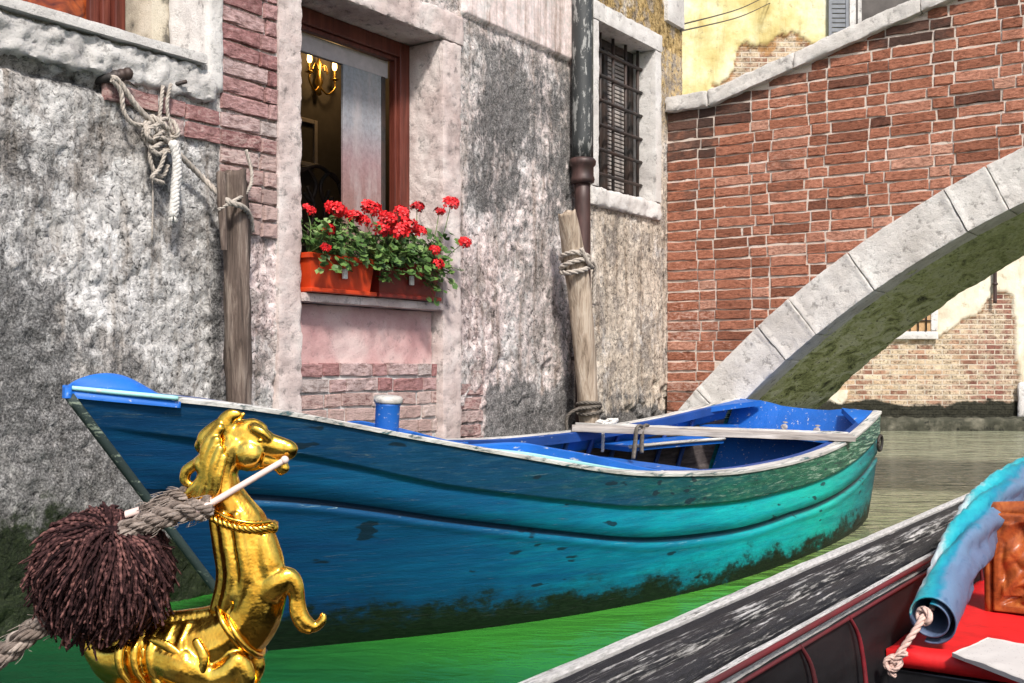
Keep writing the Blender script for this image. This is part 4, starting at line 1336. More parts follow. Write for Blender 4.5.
for side in (1, -1):
    g = []
    for i in range(NX+1):
        xi = i/NX; row = []
        for (z, ins, v, wear) in hull_rows(xi):
            p = hull_pt(xi, z, ins, side)
            k = .0025*fbm((p.x*.5, side, z*9), 2.2, 3, 4)
            p.y += side*k*min(1, hw(xi)/.1)
            row.append(bm.verts.new(p)); at_.append((xi, v, wear, 1))
        g.append(row)
    for i in range(NX):
        for j in range(len(g[0])-1):
            q4 = (g[i][j], g[i+1][j], g[i+1][j+1], g[i][j+1])
            f = bm.faces.new(q4 if side < 0 else q4[::-1]); f.smooth = True
    if side == 1: gp = g
# transom outside and bottom
gs = g
for j in range(2, len(gp[0])-1):
    bm.faces.new((gp[0][j], gs[0][j], gs[0][j+1], gp[0][j+1]))
for i in range(NX):
    bm.faces.new((gp[i][-1], gp[i+1][-1], gs[i+1][-1], gs[i][-1]))
hull = build('hull', bm, mat_hull(), boat)
hull.data.materials[0].use_backface_culling = False
set_attr(hull.data, 'prm', at_)
for p in hull.data.polygons: p.use_smooth = True

M['blue'] = mat_paint('bright_blue_boat_paint', (.010, .115, .46), amount=.35, rough=.42)
M['blue_dark'] = mat_paint('dark_blue_boat_paint', (.012, .055, .24), amount=.25, rough=.5)
M['gunwale'] = mat_wood('white_worn_gunwale', (.22, .22, .21), (.52, .51, .49), (.70, .69, .67), 'X', 10, .65, .006, peel=((.07, .14, .15), 9, .565))
M['bare'] = mat_wood('old_bilge_wood', (.030, .024, .026), (.085, .070, .070), (.17, .145, .14), 'X', 7, .8, .006)
M['plank'] = mat_wood('weathered_grey_plank', (.16, .14, .135), (.36, .33, .31), (.58, .55, .53), 'X', 9, .75, .006)
M['teal_edge'] = mat_paint('pale_teal_edge', (.30, .58, .56), amount=.4, rough=.45)

# inner planking: dark bilge below, blue band above
def inner(name, fz0, fz1, mat, x0=.02, x1=.80, n=70, th=.03):
    bm = bmesh.new()
    for side in (1, -1):
        g = []
        for i in range(n+1):
            xi = lerp(x0, x1, i/n); z0 = sheer(xi); row = []
            for k in range(7):
                z = z0-lerp(fz0, fz1, k/6) if fz1 < .4 else lerp(z0-fz0, .07, k/6)
                row.append(bm.verts.new(hull_pt(xi, z, th, side)))
            g.append(row)
        for i in range(n):
            for k in range(6):
                q4 = (g[i][k], g[i+1][k], g[i+1][k+1], g[i][k+1])
                f = bm.faces.new(q4 if side > 0 else q4[::-1]); f.smooth = True
    return build(name, bm, mat, boat)
inner('inner_strake', .002, .12, M['blue'], th=.028)
inner('inner_planking', .12, .9, M['bare'], th=.034)
# floor boards
bm = bmesh.new()
for k in range(-4, 5):
    y0 = k*.095
    pts = []
    for s in range(11):
        xi = lerp(.05, .76, s/10)
        if abs(y0)+.05 < hw(xi)*.74: pts.append(lerp(.2, BL-.6, xi))
    if len(pts) > 1: bevel_box(bm, (pts[0], y0-.044, .085), (pts[-1], y0+.044, .105), .004)
build('floorboards', bm, M['bare'], boat)
# ribs
for k in range(13):
    xi = .10+.053*k
    for side in (1, -1):
        bm = bmesh.new()
        pts = [hull_pt(xi, lerp(sheer(xi)-.02, .09, f), .040, side) for f in (0, .25, .5, .75, 1.0)]
        pts = [p+Vector((0, -side*.02, 0)) for p in pts]
        tube(bm, pts, .016, 6, 3)
        build('rib', bm, M['blue_dark'], boat)

def gunwale_strip(name, mat, x0, x1, in0, in1, dz0, dz1, n=120, side=1, taper=0.0):
    """long rail along the sheer between two insets"""
    bm = bmesh.new(); prev = None
    dz1_ = dz1
    for i in range(n+1):
        xi = lerp(x0, x1, i/n); z = sheer(xi)
        dz1 = lerp(min(dz1_, .010), dz1_, sstep(x0, x0+taper, xi)*sstep(x1, x1-.07, xi)) if taper else dz1_
        p0 = hull_pt(xi, z, in0, side); p1 = hull_pt(xi, z, in1, side)
        j = .0015*fbm((p0.x*3, side, 0), 3, 3, 2)
        p0.z = p1.z = z
        ring = [bm.verts.new(p0+Vector((0, side*j, dz0))), bm.verts.new(p0+Vector((0, side*j, dz1-.004))), bm.verts.new(p0+Vector((0, -side*.004+side*j, dz1))),
                bm.verts.new(p1+Vector((0, side*.004, dz1+.002))), bm.verts.new(p1+Vector((0, 0, dz1-.003))), bm.verts.new(p1+Vector((0, 0, dz0)))]
        if prev:
            for k in range(6):
                a = (prev[k], ring[k], ring[(k+1) % 6], prev[(k+1) % 6])
                bm.faces.new(a if side > 0 else a[::-1])
        else: bm.faces.new(ring)
        prev = ring
    bm.faces.new(prev)
    return build(name, bm, mat, boat)
for side in (1, -1):
    gunwale_strip('gunwale', M['gunwale'], .0, .957, -.009, .052, .001, .017, side=side)
    gunwale_strip('washboard', M['teal_edge'], .60, .80, .054, .105, -.012, .030, side=side, taper=.10)
    gunwale_strip('coaming', M['blue'], .57, .80, .106, .128, -.05, .066, side=side, taper=.12)
    gunwale_strip('inner_rail', M['blue_dark'], .05, .59, .056, .092, -.04, .016, side=side)
# fore deck
def deck(name, x0, x1, mat, crown, lip=.0, ins=.03):
    bm = bmesh.new(); g = []
    nx, ny = 40, 16
    for i in range(nx+1):
        xi = lerp(x0, x1, i/nx); row = []
        a = hull_pt(xi, sheer(xi), ins, 1)
        for j in range(ny+1):
            f = -1+2*j/ny
            c = crown*sstep(x0-.0001, x0+.05, xi) if lip else crown
            row.append(bm.verts.new((a.x, a.y*f, a.z+lip+c*(1-f*f))))
        g.append(row)
    for i in range(nx):
        for j in range(ny):
            f = bm.faces.new((g[i][j], g[i+1][j], g[i+1][j+1], g[i][j+1])); f.smooth = True
    return build(name, bm, mat, boat)
deck('foredeck', .80, .975, M['blue_dark'], .02, ins=.05)
bm = bmesh.new(); add_box(bm, (0, 0, 0), (0, 0, 0)); bm.free()
# raised bow cap: an eye-shaped crowned block with a pale rim
bm = bmesh.new(); g = []
nx, ny = 34, 16
for i in range(nx+1):
    xi = lerp(.955, 1.004, i/nx)
    z = sheer(min(1, xi))
    wd = max(.018*(1-sstep(.985, 1.004, xi)), hull_pt(min(xi, .9999), z, -.012, 1).y) if xi < 1.0 else .010*(1-(xi-1)/.004)+.006
    x = lerp(xs_(z), xe_(z), xi)
    grow = sstep(.955, .975, xi)
    row = [Vector((x, -wd, z-.015)), Vector((x, -wd, z+.018*grow+.004))]
    for j in range(ny+1):
        f = -1+2*j/ny
        row.append(Vector((x, wd*f*.97, z+.012*grow+.004+.052*sin(pi*min(1, max(0, (xi-.955)/.047)))**.7*(1-f*f))))
    row += [Vector((x, wd, z+.018*grow+.004)), Vector((x, wd, z-.015))]
    g.append([bm.verts.new(p) for p in row])
for i in range(nx):
    for j in range(len(g[0])-1):
        f = bm.faces.new((g[i][j], g[i+1][j], g[i+1][j+1], g[i][j+1])); f.smooth = True
bm.faces.new(g[0]); bm.faces.new(list(reversed(g[-1])))
build('bow_cap', bm, M['blue'], boat)
for side in (1, -1):
    bm = bmesh.new()
    pts = []
    for i in range(20):
        xi = lerp(.957, 1.0, i/19); z = sheer(xi)
        wd = max(.03*(1-sstep(.99, 1, xi)), hull_pt(min(xi, .9999), z, -.018, 1).y)
        pts.append(Vector((lerp(xs_(z), xe_(z), xi), side*wd, z+.014)))
    tube(bm, pts, .0075, 6, 1)
    build('bow_rim', bm, M['teal_edge'], boat)
# stem post and iron-bound stem
bm = bmesh.new()
pts = []
for f in (0, .15, .3, .45, .6, .75, .9, 1.05):
    z = lerp(.915, -.05, f); pts.append(Vector((xe_(z)+.012, 0, z)))
tube(bm, pts, [.015]*8, 8, 4)
M['stem'] = mat_paint('mossy_stem_paint', (.025, .04, .038), worn=(.22, .26, .20), amount=.5, rough=.7)
build('stem', bm, M['stem'], boat)
# cockpit front bulkhead, transom lining, stern seat, thwarts
def cross(name, xi, z0, z1, th, mat, ins=.036, sag=0.0):
    bm = bmesh.new(); n = 12; rows = []
    for dx in (0, th):
        for k in range(n+1):
            f = -1+2*k/n
            top = z1-sag*max(0, 1-(abs(f)/.55)**4)
            a = hull_pt(xi, z0, ins, 1); b = hull_pt(xi, top, ins, 1)
            rows.append((bm.verts.new((a.x+dx, a.y*f, z0)), bm.verts.new((b.x+dx, b.y*f, top))))
    A, B = rows[:n+1], rows[n+1:]
    for k in range(n):
        bm.faces.new((A[k][0], A[k+1][0], A[k+1][1], A[k][1])); bm.faces.new((B[k+1][0], B[k][0], B[k][1], B[k+1][1]))
        bm.faces.new((A[k][1], A[k+1][1], B[k+1][1], B[k][1]))
    return build(name, bm, mat, boat)
cross('bulkhead', .795, .1, sheer(.795)-.005, .02, M['blue_dark'])
tr = cross('transom_lining', .002, .20, sheer(.002)+.015, .03, M['blue'], .012, sag=.028)
for s in (-.11, .13):
    bm = bmesh.new()
    lathe(bm, [(.045, .0), (.045, .012), (.028, .016), (.026, .03), (.012, .034)], 18, M=Matrix.Rotation(R(90), 3, 'Y'))
    pl_ = build('mounting_plate', bm, M['plank'], tr); pl_.location = (.075, s, .555)
def bench(name, x0, x1, z, mat, edge, ins=.04, th=.03):
    bm = bmesh.new(); n = 14; top = []; low_ = []
    for i in range(n+1):
        xi = lerp(x0, x1, i/n); a = hull_pt(xi, z, ins, 1)
        xx = a.x
        top.append([bm.verts.new((xx, a.y*s, z)) for s in (1, -1)]); low_.append([bm.verts.new((xx, a.y*s, z-th)) for s in (1, -1)])
    for i in range(n):
        bm.faces.new((top[i][0], top[i][1], top[i+1][1], top[i+1][0]))
        bm.faces.new((low_[i][1], low_[i][0], low_[i+1][0], low_[i+1][1]))
        for s in (0, 1): bm.faces.new((top[i][s], top[i+1][s], low_[i+1][s], low_[i][s]))
    bm.faces.new((top[-1][0], top[-1][1], low_[-1][1], low_[-1][0])); bm.faces.new((top[0][1], top[0][0], low_[0][0], low_[0][1]))
    o = build(name, bm, mat, boat)
    if edge:
        bm = bmesh.new(); a = top_x = hull_pt(x1, z, ins, 1)
        bevel_box(bm, (a.x+.001, -a.y, z-.035), (a.x+.024, a.y, z+.004), .004); build('edge_trim', bm, edge, o)
    return o
bench('stern_seat', .010, .075, .545, M['blue'], None)
bench('thwart', .315, .355, .405, M['blue'], None)
bench('thwart', .56, .60, .330, M['blue'], None)
# knees at the quarter
for side in (1, -1):
    bm = bmesh.new()
    a = hull_pt(.012, sheer(.012), .05, side); b = hull_pt(.09, sheer(.09), .06, side); c = Vector((a.x+.03, a.y-side*.20, a.z+.012))
    d = Vector((0, 0, .03))
    top_ = [bm.verts.new(p+Vector((0, 0, .016))) for p in (a, b, c)]; bt_ = [bm.verts.new(p+Vector((0, 0, -.02))) for p in (a, b, c)]
    bm.faces.new(top_); bm.faces.new(bt_[::-1])
    for k in range(3): bm.faces.new((top_[k], top_[(k+1) % 3], bt_[(k+1) % 3], bt_[k]))
    build('quarter_knee', bm, M['blue'], boat)
# side bench along the far side, with a pale edge
bm = bmesh.new(); g = []
for i in range(25):
    xi = lerp(.085, .30, i/24); z = .470
    a = hull_pt(xi, z, .04, -1)
    g.append([bm.verts.new(p) for p in ((a.x, a.y, z), (a.x, a.y+.25, z), (a.x, a.y+.25, z-.028), (a.x, a.y, z-.03))])
for i in range(24):
    for k in range(4):
        bm.faces.new((g[i][k], g[i][(k+1) % 4], g[i+1][(k+1) % 4], g[i+1][k]))
bm.faces.new(g[0]); bm.faces.new(g[-1])
sb = build('side_bench', bm, M['blue'], boat)
bm = bmesh.new()
tube(bm, [Vector((hull_pt(xi, .47, .04, -1).x, hull_pt(xi, .47, .04, -1).y+.255, .474)) for xi in (.085, .14, .19, .245, .30)], .011, 6, 4)
build('edge_trim', bm, M['gunwale'], sb)
# towing hole / fairlead rings in the bow, oarlock cleat at the quarter
bm = bmesh.new()
a = hull_pt(.03, sheer(.03)-.16, -.012, 1)
tube(bm, [a+Vector((.04*cos(k*pi/6), .012, .05*sin(k*pi/6))) for k in range(13)], .010, 8, 2)
build('ring_bolt', bm, M['iron'], boat)

# mooring post on the fore deck
bm = bmesh.new()
xi = .834; a = hull_pt(xi, sheer(xi), .07, 1)
PO = Vector((a.x+.02, a.y-.045, sheer(xi)))
bevel_box(bm, (PO.x-.085, PO.y-.055, PO.z-.01), (PO.x+.085, PO.y+.055, PO.z+.022), .006)
lathe(bm, [(.040, .0), (.042, .02), (.043, .11), (.046, .118)], 20, PO)
mp_ = build('mooring_post', bm, M['blue'], boat)
bm = bmesh.new(); lathe(bm, [(.047, .119), (.051, .123), (.051, .138), (.044, .144), (.0305, .146)], 20, PO); build('post_cap', bm, M['gunwale'], mp_)

BM = Matrix.Translation(STERN) @ Matrix.Rotation(BRZ, 4, 'Z') @ Matrix.Rotation(R(-4.0), 4, 'X')
def in_boat(o):
    o.matrix_world = BM.copy(); return o
# loose plank lying across both gunwales
a = hull_pt(.190, sheer(.190), .0, 1); b = hull_pt(.355, sheer(.355), -.01, -1)
a.z = sheer(.190)+.014; b.z = sheer(.355)+.014
ax = (b-a).normalized()
Mp = Matrix.Translation(a-ax*.06) @ ax.to_track_quat('X', 'Z').to_matrix().to_4x4()
o = empty('loose_plank', (0, 0, 0), 0, 'long grey weathered plank laid across the stern of the blue boat', 'plank')
bm = bmesh.new(); rough_box(bm, (.03, -.085, 0), ((b-a).length+.02, .085, .036), .03, .003, .006, 8, 3.0)
build('board', bm, M['plank'], o, True)
bm = bmesh.new(); rough_box(bm, (.035, -.091, .030), ((b-a).length+.0, -.066, .050), .03, .003, .006, 8, 5.0)
build('pale_edge', bm, M['gunwale'], o, True)
o.matrix_world = BM @ Mp
# rope on the far gunwale
bm = bmesh.new()
z = .03
def gw(xi, dy=0, dz=.035, side=-1):
    p = hull_pt(xi, sheer(xi), .02+dy, side); p.z = sheer(xi)+dz; return p
pts = []
for k in range(40):
    a_ = k*.82; xi = .282+.013*cos(a_)*(1+.3*sin(k*.7)); pts.append(gw(xi, .015+.045*sin(a_), .030+.010*(k % 4)*.8))
pts += [gw(.30, .05, .03), gw(.31, .09, -.02), gw(.312, .10, -.12)]
rope(bm, pts, .011, None, 3, 5, 5)
in_boat(tag(build('loose_rope', bm, M['white_rope'], None), 'small heap of pale rope lying on the far gunwale beside the plank', 'rope'))
# two grey rag ends hanging from the plank
bm = bmesh.new()
c = (a*.30+b*.70)
for k, (dx, l) in enumerate(((-.03, .11), (.05, .14))):
    p = c+Vector((dx+.09, .0, .0))
    tube(bm, [p+Vector((-.05, 0, .05)), p+Vector((.01, 0, .045)), p+Vector((.02, .0, -.05)), p+Vector((.03+.02*k, .01, -l))], [.012, .016, .02, .018], 8, 5, flat=.6)
in_boat(tag(build('hanging_rag', bm, M['rope_dark'], None), 'pair of twisted grey rags hanging from the plank inside the blue boat', 'rag'))

# ------------------------------------------------------------------ the gondola in front
GO = Vector((.031, 1.943, 0)); GRZ = atan2(.8281, .5605)
gondola = empty('gondola', GO, GRZ, 'black gondola with worn side deck, red trim and carved seat, right foreground', 'gondola')
def gl(X, Y, z):
    d = Vector((X, Y, 0))-GO; return Vector((d.dot(DV), d.dot(-NV), z))
def gpx(u, y, z):
    Yd = (1-z)*F/(y-YH); return gl((u-512)/F*Yd, Yd, z)
def gpd(u, y, Yd):
    return gl((u-512)/F*Yd, Yd, 1-(y-YH)*Yd/F)
M['lacquer'] = simple('black_gondola_lacquer', (.012, .012, .014), .28, .5, 8, .2, .002, spec=.5, stretch=(.4, 2, 2))
def mat_deckplank(name, thr, base=(.010, .010, .012)):
    t = NT(name)
    v = t.mapv((.17, 4.5, 4.5))
    n = t.noise(30, 9, .82, v, dist=.25); n2 = t.noise(70, 5, .7, t.mapv((.6, 3, 3))); n3 = t.noise(3, 4, .6)
    a = t.math('ADD', n, t.math('MULTIPLY', t.math('SUBTRACT', n3, .5), .30))
    pm = t.ramp(a, [(thr, 0.0), (thr+.05, 1.0)])
    pale = t.ramp(n2, [(.3, (.26, .25, .24)), (.5, (.50, .485, .47)), (.75, (.70, .68, .66))])
    c = t.mix(pm, t.ramp(n2, [(.35, base), (.7, tuple(k*3.4 for k in base))]), pale)
    h = t.math('ADD', t.math('MULTIPLY', pm, -.8), n)
    return t.out(c, t.math('ADD', t.math('MULTIPLY', pm, .3), .48), t.bump(h, .9, .006), spec=.2)
M['deck_peel'] = mat_deckplank('peeling_black_white_deck', .53)
M['deck_dark'] = mat_deckplank('spotted_black_deck', .60, (.006, .006, .008))
M['deck_pale'] = mat_deckplank('worn_pale_gunwale', .36)
M['red_trim'] = simple('dark_red_trim_paint', (.14, .006, .011), .5, .5, 14, .3, .003, stretch=(.5, 2, 2), dark=(.06, .012, .014))
M['red_seat'] = simple('bright_red_seat_cloth', (.62, .008, .010), .55, .22, 18, .35, .004)

M['inner_black'] = simple('dull_black_inner_board', (.010, .010, .011), .6, .5, 9, .3, .003, spec=.2, stretch=(.4, 2, 2))
X0, X1 = -3.2, 8.5
def extr(name, prof, mat, parent, x0=X0, x1=X1, n=200, wob=.0012, smooth=False, closed=True):
    bm = bmesh.new(); prev = None
    for i in range(n+1):
        x = lerp(x0, x1, i/n)
        ring = []
        for k, (y, z) in enumerate(prof):
            j = wob*fbm((x, y*20, z*20), 4, 3, 3)
            ring.append(bm.verts.new((x, y+j, z+wob*fbm((x, y*20+5, z*20), 4, 3, 9))))
        if prev:
            m = len(prof) if closed else len(prof)-1
            for k in range(m):
                f = bm.faces.new((prev[k], prev[(k+1) % len(prof)], ring[(k+1) % len(prof)], ring[k])); f.smooth = smooth
        elif closed: bm.faces.new(ring)
        prev = ring
    if closed: bm.faces.new(list(reversed(prev)))
    return build(name, bm, mat, parent)
extr('hull_side', [(-.004, .435), (-.012, .30), (-.06, .10), (-.14, -.02), (-.25, -.14), (-.26, -.13), (-.15, -.01), (-.075, .10), (-.03, .30), (-.024, .432)], M['lacquer'], gondola)
extr('gunwale', [(.004, .436), (.006, .450), (.0, .458), (-.018, .458), (-.023, .452), (-.022, .437)], M['deck_pale'], gondola, wob=.0018)
extr('sloping_board', [(-.024, .437), (-.024, .446), (-.096, .434), (-.096, .424)], M['deck_dark'], gondola)
M['deck_pale2'] = mat_deckplank('worn_pale_deck_board', .485)
extr('deck_plank', [(-.106, .41), (-.106, .458), (-.110, .474), (-.120, .482), (-.142, .482), (-.154, .474), (-.158, .456), (-.158, .41)], M['deck_pale2'], gondola, wob=.004)
extr('deck_plank', [(-.174, .41), (-.174, .452), (-.178, .466), (-.188, .474), (-.206, .472), (-.216, .463), (-.219, .449), (-.219, .41)], M['deck_peel'], gondola, wob=.004)
extr('deck_plank', [(-.229, .42), (-.229, .446), (-.234, .450), (-.244, .450), (-.247, .444), (-.247, .42)], M['deck_pale'], gondola, wob=.002)
extr('inner_board', [(-.240, .419), (-.262, .419), (-.275, .10), (-.255, .10)], M['inner_black'], gondola)
for (y, z, r) in ((-.255, .446, .0065), (-.267, .424, .0045)):
    bm = bmesh.new(); tube(bm, [(X0, y, z), (0, y, z), (X1, y, z)], r, 10, 40); build('red_rail', bm, M['red_trim'], gondola, True)
# bilge floor and the other side of the boat
bm = bmesh.new(); bevel_box(bm, (X0, -1.15, .045), (X1, -.262, .075), .004); build('floor', bm, M['inner_black'], gondola)
extr('far_side', [(-1.15, .05), (-1.15, .44), (-1.16, .455), (-1.40, .455), (-1.41, .44), (-1.33, .10), (-1.2, -.12), (-1.17, -.12), (-1.29, .10)], M['lacquer'], gondola)
bm = bmesh.new(); bevel_box(bm, (X0, -1.20, -.14), (X1, -.22, -.10), .01); build('bottom', bm, M['lacquer'], gondola)
for k in range(17):
    x = -2.9+.32*k
    if 1.16 < x < 1.9: continue
    bm = bmesh.new()
    tube(bm, [(x-.02, -.268, .428), (x+.02, -.280, .37), (x+.03, -.292, .26), (x+.01, -.297, .16), (x-.01, -.31, .08)], [.004, .0055, .006, .006, .007], 8, 6)
    build('rib', bm, M['red_trim'], gondola, True)

# seat platform with bright red cloth
p0 = gpx(884, 646, .30)
PX, PYs = p0.x, p0.y
bm = bmesh.new(); bevel_box(bm, (PX+.01, -1.14, .08), (PX+1.6, PYs-.004, .245), .004); build('seat_base', bm, M['lacquer'], gondola)
bm = bmesh.new(); rough_box(bm, (PX-.012, -1.14, .248), (PX+1.6, PYs, .302), .03, .003, .012, 6, 4.0); build('seat_cloth', bm, M['red_seat'], gondola, True)

# carved seat back
q0 = gpd(980, 611, 3.19)
CX, CY = q0.x+.02, q0.y-.03
def scroll(y, z):
    """carved leaf scrolls: ridges flowing out of the lower corner"""
    h = 0
    for (cy, cz, ph, kk) in ((-.02, .02, 0, 62), (-.30, .05, 1.7, 58)):
        dy, dz = -(y-cy), z-cz
        r = sqrt(dy*dy+dz*dz)+1e-6; a = atan2(dz, dy)
        h = max(h, .5+.5*sin(kk*r+3.2*a+ph+1.4*sin(7*a))) if r < .36 else h
    lf = .5+.5*sin(55*(z*.8+y*.55)+5*sin(12*y+6*z))
    return .6*h+.4*lf
M['carved'] = mat_wood('varnished_carved_wood', (.09, .020, .008), (.31, .075, .020), (.50, .16, .04), 'X', 6, .28, .002)
bm = bmesh.new(); g = []
NYc, NZc = 150, 110; Wc, Hc = .62, .285
for i in range(NYc+1):
    row = []
    for j in range(NZc+1):
        y, z = -Wc*i/NYc, Hc*j/NZc
        edge = min(-y, Wc+y, z, Hc-z)
        m = sstep(.022, .034, edge)
        h = .026*(1-m)*sstep(0, .006, edge)+m*.034*scroll(y, z)
        row.append(bm.verts.new((CX-h, CY+y, .303+z)))
    g.append(row)
for i in range(NYc):
    for j in range(NZc):
        f = bm.faces.new((g[i][j], g[i][j+1], g[i+1][j+1], g[i+1][j])); f.smooth = True
sbk = build('carved_seat_back', bm, M['carved'], gondola)
bm = bmesh.new(); bevel_box(bm, (CX+.001, CY-Wc, .303), (CX+.05, CY, .303+Hc), .006); build('back_board', bm, M['carved'], sbk)
bm = bmesh.new(); tube(bm, [(CX+.015, CY+.005, .303+Hc), (CX+.015, CY-.2, .318+Hc), (CX+.015, CY-Wc, .325+Hc)], .024, 12, 6); build('top_rail', bm, M['carved'], sbk)
bm = bmesh.new(); tube(bm, [(CX-.004, CY+.008, .300), (CX+.0, CY+.010, .48), (CX+.004, CY+.006, .31+Hc)], .013, 10, 4); build('side_moulding', bm, M['carved'], sbk)

# white cloth on the red seat
def mat_cloth():
    t = NT('speckled_white_cloth')
    n = t.noise(8, 4, .6); s = t.voro(95)
    c = t.mix(t.ramp(s, [(.10, .8), (.16, 0.0)]), (.50, .47, .44), (.16, .14, .12))
    return t.out(c, .85, t.bump(n, .3, .006), spec=.2)
M['cloth'] = mat_cloth()
c0, c1, c2, c3 = gpx(952, 656, .306), gpx(988, 641, .306), gpx(1060, 654, .306), gpx(1040, 690, .306)
bm = bmesh.new(); g = []
for i in range(25):
    row = []
    for j in range(15):
        a_ = c0.lerp(c3, i/24); b_ = c1.lerp(c2, i/24); p = a_.lerp(b_, j/14)
        p.z = .306+.004*(1+fbm((p.x, p.y, 0), 9, 3, 2)); row.append(p)
    g.append(row)
tops = [[bm.verts.new(p+Vector((0, 0, .004))) for p in r] for r in g]; lows = [[bm.verts.new(Vector((p.x, p.y, .3045))) for p in r] for r in g]
for i in range(24):
    for j in range(14):
        f = bm.faces.new((tops[i][j], tops[i][j+1], tops[i+1][j+1], tops[i+1][j])); f.smooth = True
for i in range(24):
    for j in (0, 14): bm.faces.new((tops[i][j], tops[i+1][j], lows[i+1][j], lows[i][j]))
for j in range(14):
    for i in (0, 24): bm.faces.new((tops[i][j], tops[i][j+1], lows[i][j+1], lows[i][j]))
GM = Matrix.Translation(GO) @ Matrix.Rotation(GRZ, 4, 'Z')
o = tag(build('folded_cloth', bm, M['cloth'], None), 'speckled white cloth lying flat on the bright red gondola seat', 'cloth'); o.matrix_world = GM.copy()

# rolled blue cover with a rope hanging from its open end
def mat_tarp():
    t = NT('teal_tarp_painted_light')
    z = t.attr('prm')
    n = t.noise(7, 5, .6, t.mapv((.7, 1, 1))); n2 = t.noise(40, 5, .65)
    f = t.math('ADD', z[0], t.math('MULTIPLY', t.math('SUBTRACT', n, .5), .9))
    c = t.ramp(f, [(.0, (.09, .12, .20)), (.30, (.10, .17, .27)), (.44, (.012, .17, .26)), (.64, (.012, .29, .35)), (.78, (.05, .38, .42)), (.90, (.42, .56, .57)), (1.0, (.56, .63, .65))])  # white highlight and grey-violet shading painted into the colour
    c = t.mix(t.ramp(n2, [(.3, .6), (.45, 0.0)]), c, t.mix(1.0, c, (.35, .5, .6), 'MULTIPLY'))
    wv = t.noise(260, 2, .5)
    return t.out(c, .5, t.bump(t.math('ADD', n, t.math('ADD', t.math('MULTIPLY', n2, .3), t.math('MULTIPLY', wv, .12))), .5, .01), spec=.3)
M['tarp'] = mat_tarp()
pts = [gpd(931, 619, 2.74), gpd(951, 575, 2.92), gpd(975, 528, 3.16), gpd(1003, 494, 3.42), gpd(1040, 474, 3.75), gpd(1090, 462, 4.15)]
P = curve_pts(pts, 16); T, U = frames(P)
bm = bmesh.new(); at2 = []
NS = 56; TURN = 1.55
rings = []
for i, p in enumerate(P):
    f = i/(len(P)-1)
    zz = Vector((0, 0, 1)); side = T[i].cross(zz).normalized(); up = side.cross(T[i]).normalized()
    r0 = lerp(.064, .070, sstep(0, .5, f))*(1+.05*noise.noise(Vector((f*14, 1, 2))))
    ring = []
    for k in range(NS+1):
        a = k/NS*TURN*2*pi-1.9
        r = r0*(1-.42*k/NS)
        fold = .010*sin(a*5+f*30)*sstep(.08, .3, f)-.014*sstep(.0, .22, f)*abs(fbm((cos(a)*1.3, sin(a)*1.3, f*9), 2.0, 3, 2))
        r += fold*(1 if k < NS*.6 else .3)
        ring.append(bm.verts.new(p+(side*cos(a)*.95+up*sin(a)*1.06)*r))
        am_ = (a+pi) % (2*pi)-pi; at2.append((min(1, max(0, .50+(am_-1.45)*.42)) if am_ > -1.4 else .1, f, 0, 1))  # angle round the roll picks painted shading
    rings.append(ring)
for i in range(len(P)-1):
    for k in range(NS):
        fce = bm.faces.new((rings[i][k], rings[i][k+1], rings[i+1][k+1], rings[i+1][k])); fce.smooth = True
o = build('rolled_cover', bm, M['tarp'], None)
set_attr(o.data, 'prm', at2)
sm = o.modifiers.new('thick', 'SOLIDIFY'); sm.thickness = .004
tag(o, 'rolled-up teal waterproof cover lying along the gondola side deck', 'cover'); o.matrix_world = GM.copy()
M['pink_rope'] = simple('pale_pink_cord', (.52, .36, .31), .85, .25, 60, .5, .003, spec=.2)
bm = bmesh.new()
e0 = pts[0]
cpt = gpd(924, 616, 2.72)
rope(bm, [pts[1]+Vector((0, .0, -.0)), cpt+Vector((.05, 0, 0)), cpt, gpd(917, 628, 2.70), gpd(903, 648, 2.69), gpd(892, 664, 2.68)], .0085)
for k in range(4):
    a = k*1.4
    rope(bm, [cpt+Vector((.01*cos(a+i*.8), .016*cos(i*.9+a), .016*sin(i*.9+a))) for i in range(8)], .0075)
kk = gpd(893, 663, 2.68)
for k in range(3):
    rope(bm, [kk+Vector((.012*sin(i+k), .016*cos(i*.9+k*2), .014*sin(i*.9+k*2))) for i in range(8)], .006)
rope(bm, [kk, gpd(899, 657, 2.67), gpd(907, 653, 2.66)], .007)
rope(bm, [kk, gpd(889, 672, 2.68), gpd(896, 676, 2.67)], .006)
o = tag(build('tie_cord', bm, M['pink_rope'], None), 'pale pink knotted cord hanging out of the open end of the rolled cover', 'cord'); o.matrix_world = GM.copy()

# raised seat rail on the near side carries the gilded horse (below the picture's edge)
HY = 1.20
def hp(x, y, d=0.0):
    """horse modelling sheet: 1 unit right / down = 1/933 m, standing in the plane HY"""
    return Vector(((x-200)*HY/F, d*HY/F, (690-y)*HY/F))
HO = Vector(((200-512)/F*HY, HY, 1-(690-YH)*HY/F))
bm = bmesh.new()
hl = gl(HO.x, HO.y, HO.z)
bevel_box(bm, (hl.x-.75, hl.y-.05, HO.z-.05), (hl.x+.035, hl.y+.05, HO.z-.022), .008)
for dx in (-.7, -.3, .0): bevel_box(bm, (hl.x+dx-.02, hl.y-.035, .07), (hl.x+dx+.02, hl.y+.035, HO.z-.051), .006)
build('seat_rail', bm, M['lacquer'], gondola)

